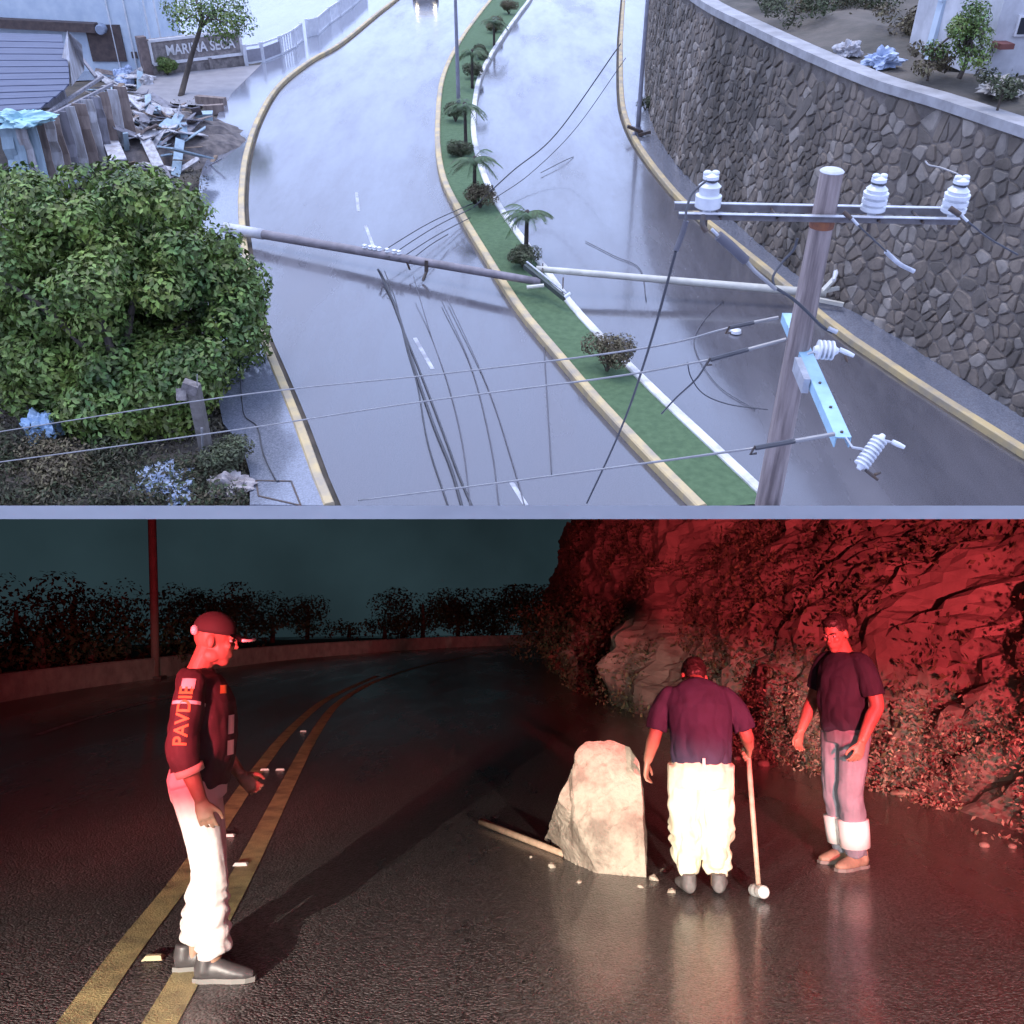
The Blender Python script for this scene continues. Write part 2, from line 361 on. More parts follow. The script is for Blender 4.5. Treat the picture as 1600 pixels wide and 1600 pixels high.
# the outer kerbs and pavements
LEFTW = [(560, -45), (515, 0), (470, 40), (420, 92), (362, 147), (340, 187), (325, 250), (312, 290), (318, 380), (325, 470), (331, 553), (344, 637), (356, 685), (388, 715), (392, 796)]
lw = line(LEFTW)
def slab_strip(name, A, B, h):
    mb = ribbon(A, B, h); k = len(mb.v) // 2
    base = [(v[0], v[1], -0.05) for v in mb.v]; o = len(mb.v); mb.v += base
    for i in range(k - 1):
        mb.f += [(2 * i, 2 * i + 2, o + 2 * i + 2, o + 2 * i), (2 * i + 1, o + 2 * i + 1, o + 2 * i + 3, 2 * i + 3)]
    mb.f += [(0, o, o + 1, 1), (2 * k - 2, 2 * k - 1, o + 2 * k - 1, o + 2 * k - 2)]
    return build(name, mb, M_walk, M=day(), kind='structure')
slab_strip('pavement', lw, offset(lk, -0.14), 0.12)
slab_strip('pavement', offset(rk, 0.14), wb, 0.12)
kp = [(-0.07, -0.05), (0.14, -0.05), (0.14, 0.125), (0.11, 0.155), (-0.05, 0.155), (-0.07, 0.13)]
def mirror(p): return [(-a, h) for a, h in p][::-1]
def kerb(name, P, prof, m, lab):
    o = build(name, sweep(P, prof), m, M=day(), label=lab, cat='kerb'); return o
kerb('kerb', lk, mirror(kp), M_kyel, 'long worn yellow kerb along the left pavement of the street')
kerb('kerb', rk, kp, M_kyel, 'yellow kerb at the foot of the stone wall pavement')
# median: painted gutter line, yellow kerb, turf, white kerb
mk = [(-0.1, -0.05), (0.12, -0.05), (0.12, 0.17), (0.09, 0.2), (-0.07, 0.2), (-0.1, 0.17)]
build('median_turf', ribbon(offset(ml, -0.3), offset(mr_, 0.1), 0.13), M_turf, M=day(), kind='structure', label='green turf strip between the median kerbs')
kerb('kerb', offset(ml, -0.30), mk, M_kyel, 'yellow painted kerb on the left side of the green median')
kerb('kerb', offset(mr_, 0.10), mk, M_kwht, 'white painted kerb on the right side of the green median')
build('gutter_line', ribbon(offset(ml, 0.03), offset(ml, -0.19), 0.012), M_kwht, M=day(), kind='structure')
# lane dashes on the left carriageway and worn markings on the right
def dash(p0, p1, w=0.1):
    a, b = g(*p0), g(*p1); t = (b - a).normalized(); s = Vector((-t.y, t.x, 0)) * w / 2
    build('lane_marking', MB().add([a - s, a + s, b + s, b - s], [(0, 3, 2, 1)]), M_line, M=day((0, 0, 0.004)), kind='structure')
for a, b in [((557, 300), (560, 330)), ((571, 352), (585, 390)), ((648, 528), (676, 577)), ((798, 752), (822, 790))]: dash(a, b)

# ================================================================ DAY: stone retaining wall, stone by stone
M_stone = mat('wall_stone', (0.235, 0.19, 0.155), 0.75, (0.13, 0.105, 0.09), 2.2, 8, bump=0.7, bscale=14, contrast=(0.3, 0.7), stain=.62)
M_stone2 = mat('wall_stone_brown', (0.17, 0.14, 0.12), 0.75, (0.10, 0.085, 0.075), 2.2, 8, bump=0.7, bscale=14, contrast=(0.3, 0.7), stain=.55)
M_stone3 = mat('wall_stone_pale', (0.33, 0.285, 0.25), 0.75, (0.19, 0.165, 0.148), 2.2, 8, bump=0.7, bscale=14, contrast=(0.3, 0.7), stain=.55)
M_mort = mat('wall_mortar', (0.21, 0.18, 0.16), 0.9, (0.12, 0.10, 0.095), 3, 8, bump=0.8, bscale=16, stain=.55)
WH = 5.45
wbs = resample(spline([g(x, y) for x, y in WB], 8), 140)
wl = [0.0]
for i in range(1, len(wbs)): wl.append(wl[-1] + (wbs[i] - wbs[i - 1]).length)
def wpt(s, h, out=0.0):
    i = min(max(np.searchsorted(wl, s) - 1, 0), len(wbs) - 2); t = (s - wl[i]) / (wl[i + 1] - wl[i])
    p = wbs[i].lerp(wbs[i + 1], t); a, b = wbs[max(i - 3, 0)], wbs[min(i + 4, len(wbs) - 1)]
    d = (b - a); d.z = 0; d.normalize(); nrm = Vector((d.y, -d.x, 0))      # towards the street
    if nrm.x > 0 and nrm.y > 0: nrm = -nrm
    return p + nrm * (out - h * 0.07) + Vector((0, 0, h)), nrm
_, n_mid = wpt(wl[-1] * 0.6, 1)
SGN = 1 if n_mid.x < 0 else -1
wall = thing('retaining_wall', 'tall curved stone retaining wall along the right side of the street', 'wall', day())
mb = MB(); ks = 120; hs_ = [-0.1, 1.5, 3, 4.5, WH]
for i in range(ks):
    s = wl[-1] * i / (ks - 1)
    for h in hs_: mb.v.append(tuple(wpt(s, max(h, 0), 0)[0] + Vector((0, 0, min(h, 0)))))
    q, nr = wpt(s, WH, -0.6); mb.v.append(tuple(q)); mb.v.append(tuple(wpt(s, 0, -1.0)[0] - Vector((0, 0, .1))))
m_ = len(hs_) + 2
mb.f = [(i * m_ + j, i * m_ + (j + 1) % m_, (i + 1) * m_ + (j + 1) % m_, (i + 1) * m_ + j) for i in range(ks - 1) for j in range(m_)]
build('mortar_face', mb, M_mort, wall)
mbc = MB(); cps = []
for i in range(ks):
    s = wl[-1] * i / (ks - 1)
    for o_, h in ((0.12, WH - 0.02), (0.12, WH + 0.2), (-0.5, WH + 0.2), (-0.5, WH - 0.02)):
        q, nr = wpt(s, WH, o_); mbc.v.append((q.x, q.y, h))
mbc.f = [(i * 4 + j, i * 4 + (j + 1) % 4, (i + 1) * 4 + (j + 1) % 4, (i + 1) * 4 + j) for i in range(ks - 1) for j in range(4)]
build('coping', mbc, mat('coping_concrete', (0.42, 0.41, 0.43), 0.6, (0.28, 0.27, 0.28), 2, 7, bump=0.3), wall)
def clip(poly, m, nrm):
    out = []
    for i in range(len(poly)):
        a, b = poly[i], poly[(i + 1) % len(poly)]
        da, db = (a[0] - m[0]) * nrm[0] + (a[1] - m[1]) * nrm[1], (b[0] - m[0]) * nrm[0] + (b[1] - m[1]) * nrm[1]
        if da <= 0: out.append(a)
        if (da < 0 < db) or (db < 0 < da):
            t = da / (da - db); out.append((a[0] + (b[0] - a[0]) * t, a[1] + (b[1] - a[1]) * t))
    return out
cell = 0.29; cols = int(wl[-1] / cell); rows = int(WH / (cell * 0.82)); seeds = {}
for i in range(-1, cols + 1):
    for j in range(-1, rows + 1):
        seeds[i, j] = ((i + 0.5 + random.uniform(-.42, .42) + (0.5 if j % 2 else 0)) * cell, (j + 0.5 + random.uniform(-.42, .42)) * cell * 0.82)
for key in list(seeds):
    if random.random() < .33: del seeds[key]
stones = []
for i in range(cols):
    for j in range(rows):
        if (i, j) not in seeds: continue
        c = seeds[i, j]; poly = [(c[0] - 1, max(c[1] - 1, 0.02)), (c[0] + 1, max(c[1] - 1, .02)), (c[0] + 1, min(c[1] + 1, WH - .03)), (c[0] - 1, min(c[1] + 1, WH - .03))]
        if not (0.02 < c[1] < WH - .03): continue
        for di in (-2, -1, 0, 1, 2):
            for dj in (-2, -1, 0, 1, 2):
                q = seeds.get((i + di, j + dj))
                if q is None or (di == 0 and dj == 0): continue
                poly = clip(poly, ((c[0] + q[0]) / 2, (c[1] + q[1]) / 2), (q[0] - c[0], q[1] - c[1]))
                if len(poly) < 3: break
        if len(poly) < 3 or min(p[0] for p in poly) < 0.05 or max(p[0] for p in poly) > wl[-1] - 0.05: continue
        cx = sum(p[0] for p in poly) / len(poly); cy = sum(p[1] for p in poly) / len(poly)
        pj = dpx(wpt(cx, cy)[0])
        vis = -40 < pj[0] < 1640 and -40 < pj[1] < 800
        w = max(p[0] for p in poly) - min(p[0] for p in poly)
        stones.append((F / pj[2] * w if vis else 0, poly, cx, cy))
stones.sort(key=lambda q: -q[0])
def stone_geo(mb, poly, cx, cy, gap=0.010):
    poly = [q for i in range(len(poly)) for q in ((poly[i][0] * .8 + poly[(i + 1) % len(poly)][0] * .2, poly[i][1] * .8 + poly[(i + 1) % len(poly)][1] * .2), (poly[i][0] * .2 + poly[(i + 1) % len(poly)][0] * .8, poly[i][1] * .2 + poly[(i + 1) % len(poly)][1] * .8))]
    k = len(poly); bulge = random.uniform(0.02, 0.065); tilt = random.uniform(-.02, .02)
    rings = []
    for f_, o_ in ((1.0, -0.01), (0.80, bulge)):
        for (x, y) in poly:
            d = math.hypot(x - cx, y - cy) or 1; q = max(d - gap, d * 0.5) / d * f_
            rings.append(wpt(cx + (x - cx) * q, max(cy + (y - cy) * q, 0.01), o_ + tilt * (x - cx) * 2)[0])
    top = wpt(cx, cy, bulge * 1.15)[0]; o = len(mb.v)
    mb.v += [tuple(p) for p in rings] + [tuple(top)]
    for r_ in (0,):
        for j in range(k): mb.f.append((o + r_ * k + j, o + r_ * k + (j + 1) % k, o + (r_ + 1) * k + (j + 1) % k, o + (r_ + 1) * k + j))
    for j in range(k): mb.f.append((o + k + j, o + k + (j + 1) % k, o + 2 * k))
rest = MB(); restb = MB(); restc = MB()
for q, (sz, poly, cx, cy) in enumerate(stones):
    ms = random.choices((M_stone, M_stone2, M_stone3), (5, 3, 2))[0]
    if q < 300:
        mb = MB(); stone_geo(mb, poly, cx, cy); build('stone', mb, ms, wall, smooth=False)
    elif sz > 0 or random.random() < .5:
        stone_geo({M_stone: rest, M_stone2: restb, M_stone3: restc}[ms], poly, cx, cy)
for r_, ms in ((rest, M_stone), (restb, M_stone2), (restc, M_stone3)):
    if r_.f: build('far_stones', r_, ms, wall, kind='stuff')

# slope above the wall
def above_wall():
    mb = MB(); A = []; k = 60; m_ = 26
    for i in range(k):
        s = wl[-1] * i / (k - 1); p, nr = wpt(s, WH, -0.45)
        for j in range(m_):
            d = 30 * (j / (m_ - 1)) ** 1.6
            q = p - nr * d; q.z = WH + 0.05 + d * 0.10 + (0.35 * noise.noise(q * 0.35) + 0.12 * noise.noise(q * 1.3)) * min(d, 1.5)
            mb.v.append(tuple(q))
    mb.f = [(i * m_ + j, i * m_ + j + 1, (i + 1) * m_ + j + 1, (i + 1) * m_ + j) for i in range(k - 1) for j in range(m_ - 1)]
    return mb
hill_mb = above_wall()
build('hillside', hill_mb, mat('hillside_soil', (0.16, 0.135, 0.115), 0.95, (0.07, 0.065, 0.055), 0.6, 9, bump=0.9, bscale=7), M=day(), smooth=True, kind='structure')
# ================================================================ DAY: the standing utility pole and its hardware
M_pole = mat('weathered_pole', (0.40, 0.32, 0.30), 0.65, (0.17, 0.13, 0.125), 5, 9, bump=0.7, bscale=14, stretch=(3, 3, 0.22), contrast=(0.36, 0.62))
M_galv = mat('galvanised_steel', (0.62, 0.63, 0.68), 0.35, (0.42, 0.43, 0.47), 8, 5, metal=0.35)
M_porc = mat('white_porcelain', (0.80, 0.82, 0.86), 0.15, (0.66, 0.68, 0.74), 6, 4, coat=0.5)
M_dark = mat('dark_iron', (0.07, 0.065, 0.07), 0.5, (0.11, 0.07, 0.05), 12, 5, metal=0.3)
M_cable = mat('cable_sheath', (0.075, 0.075, 0.09), 0.55)
M_alu = mat('bare_aluminium_wire', (0.36, 0.35, 0.36), 0.4, metal=0.4)
M_blue = mat('pale_blue_paint', (0.40, 0.62, 0.78), 0.45, (0.30, 0.48, 0.62), 5, 6, bump=0.1)
M_rust = mat('rust_band', (0.30, 0.11, 0.05), 0.8, (0.17, 0.07, 0.05), 14, 6)
ptop = dz(1300, 268, 8.0)                                     # pole head
def divider_h(x, y):                                             # height of the divider's top at a spot (day frame)
    return HD + y * math.tan(-SLOPE + 10 / F) 
zb = divider_h(ptop.x, ptop.y) - 0.004
PL = ptop.z - zb
pole = thing('utility_pole', 'weathered standing utility pole with steel crossarm and white insulators in the foreground', 'utility pole', day((ptop.x, ptop.y, zb)))
mb = MB(); k = 14
mb.tube([(0, 0, PL * i / k) for i in range(k + 1)], [0.128 - 0.032 * i / k for i in range(k + 1)], 24)
shade_auto(build('shaft', mb, M_pole, pole), 50)
build('cap', MB().lathe([(0.099, 0), (0.101, 0.006), (0.085, 0.02), (0.03, 0.027)], 20, T((0, 0, PL - 0.002))), mat('pole_cap_concrete', (0.62, 0.63, 0.68), 0.6), pole)
build('rust_band', MB().lathe([(0.1045, 0), (0.1055, 0.09)], 24, T((0, 0, PL - 0.47))), M_rust, pole)
O = Vector((ptop.x, ptop.y, zb))
def rel(px, py, z): return dz(px, py, z) - O
# two parallel channels, near and far face of the pole
hA = PL - 0.36
yoff = 0.115
xl, xr = -1.25, 1.08
def skew(x, y): return Vector((x, y - 0.06 * x, hA))         # the arm is turned a few degrees
for sy in (-1, 1):
    mb = MB()
    a, b = skew(xl, sy * yoff), skew(xr, sy * yoff)
    mb.bar(a, b, 0.008, 0.058)
    ca_ = build('crossarm', mb, mat('shaded_steel', (.2, .185, .19), .6, (.13, .11, .11), 8), pole)  # web darker than its flange: shade painted into the steel colour
    build('flange', MB().bar(a + Vector((0, 0.02 * sy, 0.032)), b + Vector((0, 0.02 * sy, 0.032)), 0.048, 0.006), M_galv, ca_)
for x in (-0.9, -0.42, 0.42, 0.78):
    build('bolt', MB().tube([skew(x, -yoff - 0.05), skew(x, yoff + 0.05)], 0.012, 6), M_dark, pole)
def insulator(par, loc, h=0.27, r=0.105, ribs=3, rot=None):
    Mx = T(loc) @ (rot if rot is not None else Matrix.Identity(4))
    prof = [(0.035, -0.06), (0.04, 0.0), (r * 0.9, 0.01)]
    for i in range(ribs):
        z = 0.02 + i * (h - 0.1) / ribs; dzz = (h - 0.1) / ribs
        prof += [(r, z), (r, z + dzz * 0.55), (r * 0.78, z + dzz * 0.62), (r * 0.78, z + dzz * 0.95)]
    prof += [(r * 0.86, h - 0.075), (r * 0.6, h - 0.05), (r * 0.45, h - 0.04), (r * 0.45, h - 0.025), (r * 0.62, h - 0.015), (r * 0.6, h + 0.01), (r * 0.3, h + 0.03)]
    o = build('insulator', MB().lathe(prof, 20), M_porc, par, Mx); shade_auto(o, 40)
    build('wire_tie', MB().tube([(math.cos(a) * r * .5, math.sin(a) * r * .5, h - 0.03 + 0.004 * math.sin(2 * a)) for a in np.linspace(0, 2 * math.pi, 13)], 0.008, 5), M_cable, o)
    build('saddle', MB().ball((r * 0.3, 0, h + 0.03), (r * .34, r * .3, r * .22), 8, 6).ball((-r * 0.3, 0, h + 0.03), (r * .34, r * .3, r * .22), 8, 6), M_porc, o)
    build('pin', MB().tube([(0, 0, -0.17), (0, 0, 0.0)], 0.016, 8), M_dark, o)
    return o
insulator(pole, skew(-0.99, 0) + Vector((0, 0, 0.03)), ribs=1, r=0.112)
insulator(pole, skew(0.40, 0) + Vector((0, 0, 0.03)))
insulator(pole, skew(1.07, 0) + Vector((0, 0, 0.03)))
# the pale blue lower crossarm, at right angles to the first
def arm_at(px, py, x):
    d = dray(px, py); t = x / d.x; return Vector((0, 0, HD)) + d * t
bx = ptop.x + 0.16
pa_, pb_ = arm_at(1227, 490, ptop.x - 0.02), arm_at(1322, 684, ptop.x - 0.02 + 0.09)
hz = (pa_.z + pb_.z) / 2
def at_h(px, py, h): return g(px, py, h)
A0, B0 = g(1232, 490, hz), g(1318, 684, hz)
mb = MB(); a, b = A0 - O, B0 - O
side = (b - a).normalized().cross(Vector((0, 0, 1)))
mb.bar(a, b, 0.125, 0.012); mb.bar(a - side * 0.058 - Vector((0, 0, 0.045)), b - side * 0.058 - Vector((0, 0, 0.045)), 0.010, 0.09)
mb.bar(a + side * 0.058 - Vector((0, 0, 0.045)), b + side * 0.058 - Vector((0, 0, 0.045)), 0.010, 0.09)
build('lower_crossarm', mb, M_blue, pole)
for t in (0.62, 0.97, 0.3, 0.8):
    c = a.lerp(b, t); build('bolt', MB().lathe([(0.014, 0), (0.014, 0.014)], 6, T(c + Vector((0, 0, 0.005)))), M_dark, pole)
build('bracket', MB().bar(a.lerp(b, 0.42) + side * 0.1 + Vector((0, 0, -0.05)), a.lerp(b, 0.60) + side * 0.1 + Vector((0, 0, -0.05)), 0.06, 0.14), M_galv, pole)
# suspension insulators on the right of the lower arm
def strain(px0, py0, px1, py1, z, r, sheds, lab_mat=M_porc):
    p0, p1 = rel(px0, py0, z), rel(px1, py1, z); d = p1 - p0; L_ = d.length
    q = d.to_track_quat('Z', 'Y').to_matrix().to_4x4(); prof = [(r * 0.3, -0.03), (r * .5, 0)]
    for i in range(sheds):
        z0 = L_ * i / sheds; st = L_ / sheds
        prof += [(r, z0 + st * 0.15), (r, z0 + st * 0.55), (r * 0.62, z0 + st * 0.65), (r * 0.62, z0 + st * 0.98)]
    prof += [(r * .5, L_), (r * .3, L_ + 0.03)]
    o = build('strain_insulator', MB().lathe(prof, 16, T(p0) @ q), lab_mat, pole); shade_auto(o, 40); return p0, p1
def clampbar(px0, py0, px1, py1, z, r=0.022, m=None):
    p0, p1 = rel(px0, py0, z), rel(px1, py1, z)
    build('clamp', MB().tube([p0, p0.lerp(p1, .5), p1], [r, r * 1.1, r * .8], 8), m or M_porc, pole); return p0, p1
strain(1277, 546, 1304, 548, 8.3, 0.085, 4)
clampbar(1312, 546, 1334, 556, 8.3, 0.022); clampbar(1304, 548, 1312, 546, 8.3, 0.008, M_galv); clampbar(1320, 556, 1324, 566, 8.3, 0.012, M_dark)
p0, p1 = strain(1345, 728, 1377, 684, 7.4, 0.062, 8)
clampbar(1332, 699, 1356, 703, 7.4, 0.010, M_galv); clampbar(1381, 688, 1396, 692, 7.4, 0.010, M_galv); clampbar(1394, 690, 1413, 699, 7.4, 0.020)
clampbar(1352, 734, 1372, 750, 7.4, 0.014, M_dark); clampbar(1366, 742, 1376, 738, 7.4, 0.012, M_dark)
build('link', MB().tube([rel(1322, 684, 7.5), rel(1332, 699, 7.4)], 0.008, 6), M_galv, pole)
build('link', MB().tube([rel(1262, 553, 8.35), rel(1280, 547, 8.3)], 0.012, 6), M_galv, pole)
# left-hand dead-end clamps of the lower arm
for (x0, y0, x1, y1, z) in ((1216, 496, 1140, 512, 9.25), (1228, 530, 1110, 562, 8.9), (1304, 678, 1180, 700, 7.6)):
    p0, p1 = clampbar(x0, y0, x1, y1, z, 0.017, M_alu)
    build('armour_rod', MB().tube([p0.lerp(p1, .5), p1], 0.021, 6), M_cable, pole)
    build('shackle', MB().tube([p1 + Vector((0, 0, 0.02)), p1 + Vector((-.03, 0, -0.06)), p1 + Vector((.02, 0, -0.05))], 0.010, 6), M_dark, pole)
# cable terminations under the steel crossarm
def dropper(name, pts, r, m):
    P = spline([rel(*p) for p in pts], 8); return shade_auto(build(name, MB().tube(P, r, 8), m, pole), 60)
M_grey = mat('grey_cable_sleeve', (0.13, 0.125, 0.15), 0.6)
dropper('cable_sleeve', [(1122, 368, 7.95), (1140, 383, 8.0), (1165, 407, 8.1)], 0.042, M_grey)
dropper('cable_lug', [(1165, 407, 8.1), (1180, 424, 8.12), (1195, 437, 8.15), (1212, 452, 8.2)], 0.018, M_alu)
dropper('jumper_cable', [(1207, 447, 8.2), (1222, 456, 8.25), (1240, 468, 8.35), (1262, 488, 8.55), (1284, 510, 8.7), (1300, 520, 8.75)], 0.014, M_cable)
dropper('jumper_cable', [(1210, 448, 8.2), (1208, 432, 8.2), (1222, 410, 8.2), (1240, 390, 8.15), (1246, 372, 8.1)], 0.011, M_cable)
dropper('cable_lug', [(1294, 513, 8.7), (1308, 519, 8.7)], 0.022, M_galv)
dropper('shackle', [(1099, 336, 7.9), (1098, 352, 7.9), (1104, 362, 7.9)], 0.024, M_dark)
dropper('shackle', [(1112, 358, 7.92), (1122, 368, 7.95)], 0.014, M_galv)
dropper('shackle', [(1318, 331, 7.9), (1330, 342, 7.9)], 0.020, M_dark); dropper('cable_lug', [(1330, 340, 7.9), (1341, 352, 7.9)], 0.012, M_galv)
dropper('shackle', [(1484, 325, 7.9), (1500, 336, 7.9)], 0.024, M_dark); dropper('cable_lug', [(1500, 334, 7.9), (1512, 346, 7.9)], 0.012, M_galv)
dropper('jumper_cable', [(1341, 352, 7.9), (1362, 372, 8.1), (1386, 394, 8.3)], 0.007, M_cable)
dropper('cable_lug', [(1384, 393, 8.3), (1405, 412, 8.35), (1428, 424, 8.4)], 0.020, M_galv)
dropper('jumper_cable', [(1512, 346, 7.9), (1545, 372, 8.1), (1590, 398, 8.3)], 0.008, M_cable)
dropper('jumper_cable', [(1497, 272, 7.85), (1470, 262, 7.95), (1452, 258, 8.0), (1446, 252, 8.05)], 0.007, M_alu)
dropper('jumper_cable', [(1104, 282, 7.8), (1082, 302, 7.8), (1073, 326, 7.8), (1071, 346, 7.8)], 0.010, M_cable)
dropper('cable_sleeve', [(1072, 345, 7.8), (1066, 365, 7.85), (1056, 392, 7.9)], 0.024, M_grey)
dropper('drop_cable', [(1056, 392, 7.9), (1040, 452, 8.4), (1024, 510, 9.0), (1004, 575, 10.0), (982, 640, 11.2), (955, 705, 12.6), (917, 786, 14.0)], 0.013, M_cable)
dropper('drop_cable', [(1108, 562, 8.9), (1088, 592, 9.6), (1056, 622, 10.6), (1034, 646, 11.4)], 0.010, M_cable)
dropper('drop_cable', [(1074, 566, 9.2), (1080, 590, 9.4), (1100, 616, 9.6), (1140, 632, 9.7), (1200, 640, 9.6)], 0.006, M_cable)

# ================================================================ DAY: fallen poles and wires
M_cpole = mat('fallen_pole_concrete', (0.27, 0.24, 0.27), 0.6, (0.18, 0.16, 0.18), 3, 7, bump=0.3)
M_wpole = mat('pale_pole_paint', (0.66, 0.64, 0.57), 0.5, (0.50, 0.48, 0.43), 2, 7, bump=0.2)
a, b = g(352, 356, 0.34), g(846, 441, 0.55)
f1 = thing('fallen_pole', 'grey concrete utility pole lying across the left carriageway to the median', 'utility pole', day(a))
d = b - a; e1 = d.normalized()
build('shaft', MB().tube([d * t for t in np.linspace(0, 1, 12)], [0.15 - 0.045 * t for t in np.linspace(0, 1, 12)], 14), M_cpole, f1, smooth=True)
build('butt', MB().tube([e1 * -0.02, e1 * 1.5], [0.165, 0.16], 14), mat('pale_butt', (0.62, 0.62, 0.66), 0.6, (0.45, 0.45, 0.5), 3), f1, smooth=True)
for px in (588, 597, 604, 611, 623, 634, 641):
    t = (px - 352) / 494; q = d * t + Vector((0, 0, 0.13 - 0.05 * t + 0.02))
    build('spool_insulator', MB().lathe([(0.04, -0.09), (0.075, -0.07), (0.045, -0.03), (0.075, 0.01), (0.045, 0.05), (0.07, 0.09), (0.03, 0.11)], 10, T(q)), M_porc, f1)
t = (683 - 352) / 494; q = d * t
build('bracket', MB().bar(q + Vector((0, -0.1, 0.1)), q + Vector((-0.02, -0.16, -0.22)), 0.10, 0.05).bar(q + Vector((-0.02, -0.16, -0.22)), q + Vector((-0.12, -0.32, -0.42)), 0.07, 0.05), M_dark, f1)
t = (652 - 352) / 494; q = d * t
build('bracket', MB().bar(q + Vector((0, -0.08, 0)), q + Vector((0.1, -0.2, -0.25)), 0.05, 0.04), M_dark, f1)
c0, c1 = g(820, 416, 0.75) - a, g(882, 466, 0.45) - a
build('crossarm', MB().bar(c0, c1, 0.10, 0.13), mat('dark_green_arm', (0.06, 0.075, 0.07), 0.6), f1)
build('crossarm', MB().bar(c0 + Vector((0.05, 0.08, 0.1)), c1 + Vector((0.05, 0.08, 0.1)), 0.05, 0.03), M_galv, f1)
build('arm_tip', MB().tube([c1 + Vector((0, 0, 0.02)), c1 + Vector((0.16, 0.06, 0.12))], 0.05, 8), M_porc, f1)
build('arm_tip', MB().tube([g(823, 449, 0.5) - a, g(850, 446, 0.55) - a], 0.055, 8), M_wpole, f1)
build('pin', MB().tube([g(847, 435, 0.6) - a, g(848, 412, 0.7) - a], 0.02, 6).tube([g(879, 458, 0.5) - a, g(880, 434, 0.6) - a], 0.02, 6), M_dark, f1)
a2, b2 = g(838, 420, 0.62), g(1290, 459, 0.40)
f2 = thing('fallen_pole', 'pale cream pole lying across the right carriageway behind the standing pole', 'utility pole', day(a2))
d2 = b2 - a2
build('shaft', MB().tube([d2 * t for t in np.linspace(0, 1, 12)], [0.085 + 0.035 * t for t in np.linspace(0, 1, 12)], 14), M_wpole, f2, smooth=True)
build('crossarm', MB().bar(g(1278, 468, .35) - a2, g(1318, 476, 0.3) - a2, 0.10, 0.10), M_wpole, f2)
build('crossarm', MB().bar(g(1282, 456, .45) - a2, g(1330, 446, 0.6) - a2, 0.09, 0.09), M_wpole, f2)
build('brace', MB().bar(g(1284, 456, .45) - a2, g(1303, 436, 0.8) - a2, 0.16, 0.06), M_wpole, f2)
build('arm_tip', MB().tube([g(1303, 438, .8) - a2, g(1308, 420, 0.9) - a2], [0.05, 0.09], 8), M_porc, f2)

wire_n = 0
def wire(pts, r, lab, m=None, group='loose wires over the damaged street', sag=0.0):
    P = [Vector(p) for p in pts]
    if sag and len(P) == 2:
        P = [P[0].lerp(P[1], t) - Vector((0, 0, 4 * sag * t * (1 - t))) for t in np.linspace(0, 1, 26)]
    else: P = spline(P, 8)
    o = P[0].copy()
    return build('wire', MB().tube([p - o for p in P], r, 5), m or M_cable, M=day(o), smooth=True, label=lab, cat='wire', group=group)
def G(*pp): return [g(*p) for p in pp]
# the three overhead lines running left from the lower arm
for (p, lab) in (([dz(1140, 512, 9.25), dz(1000, 545, 10.0), dz(700, 583, 12.2), dz(340, 622, 15.5), dz(-60, 684, 19.0)], 'upper overhead wire from the pale blue arm over the tree foot'),
                 ([dz(1110, 562, 8.9), dz(950, 590, 9.8), dz(650, 629, 12.0), dz(345, 675, 14.5), dz(-60, 730, 18.0)], 'lower overhead wire from the pale blue arm over the dirt corner'),
                 ([dz(1180, 700, 7.6), dz(1000, 725, 8.6), dz(760, 757, 10.2), dz(560, 782, 11.8)], 'lowest overhead wire crossing the kerb near the deck')):
    wire(p, 0.0105, lab, M_alu)
wire([g(740, 324, .35), g(800, 268, 1.2), g(870, 208, 1.8), g(970, 68, 4.5)], 0.022, 'long wire rising from the median over the right carriageway')
wire([g(770, 312, .3), g(830, 270, .4), g(900, 200, 1.2), g(978, 90, 3.5)], 0.014, 'thin second wire rising beside the long one')
wire([g(845, 270, .1), g(880, 252, .1), g(896, 245, .02)], 0.014, 'short loose wire end on the right carriageway')
for i, (s, e, mid, lab) in enumerate((((592, 396), (738, 318), .9, 'topmost wire from the fallen pole rack to the median'), ((606, 402), (736, 326), .7, 'second wire from the fallen pole rack to the median'),
                                 ((622, 406), (735, 340), .5, 'third wire from the fallen pole rack to the median'), ((640, 408), (700, 366), .4, 'short fourth wire fanning from the fallen pole rack'))):
    p, q = g(*s, 0.5), g(*e, 0.25); wire([p, p.lerp(q, .5) + Vector((0, 0, mid * .12)), q], 0.016, lab)
wire([g(590, 420, .4), g(600, 440, .1), g(622, 490, .03), g(646, 570, .03), g(676, 660, .03), g(704, 730, .03), g(722, 792, .02)], 0.032, 'thick dark cable trailing down the left carriageway')
wire([g(594, 424, .4), g(607, 452, .1), g(632, 520, .03), g(660, 590, .03), g(694, 680, .03), g(716, 740, .03), g(738, 792, .02)], 0.022, 'dark cable trailing beside the thick one')
wire([g(601, 424, .4), g(618, 470, .08), g(636, 545, .03), g(652, 600, .03), g(668, 690, .03), g(700, 790, .03)], 0.016, 'thin cable trailing left of the thick bundle')
wire([g(646, 432, .4), g(672, 520, .03), g(700, 600, .03), g(722, 690, .03), g(735, 792, .03)], 0.012, 'faint wire lying in the lane centre', M_grey)
wire([g(690, 470, .1), g(735, 570, .03), g(766, 690, .03), g(780, 792, .03)], 0.013, 'faint wire lying right of the lane centre', M_grey)
wire([g(700, 468, .1), g(760, 600, .03), g(800, 720, .03), g(820, 792, .03)], 0.012, 'faint wire lying furthest right in the lane', M_grey)
wire([g(850, 540, .03), g(856, 640, .03), g(862, 740, .03)], 0.012, 'straight wire lying near the yellow median kerb', M_grey)
wire([g(915, 377, .03), g(960, 400, .03), g(1000, 420, .03), g(1010, 470, .03)], 0.012, 'thin wire lying on the right carriageway below the palm', M_grey)
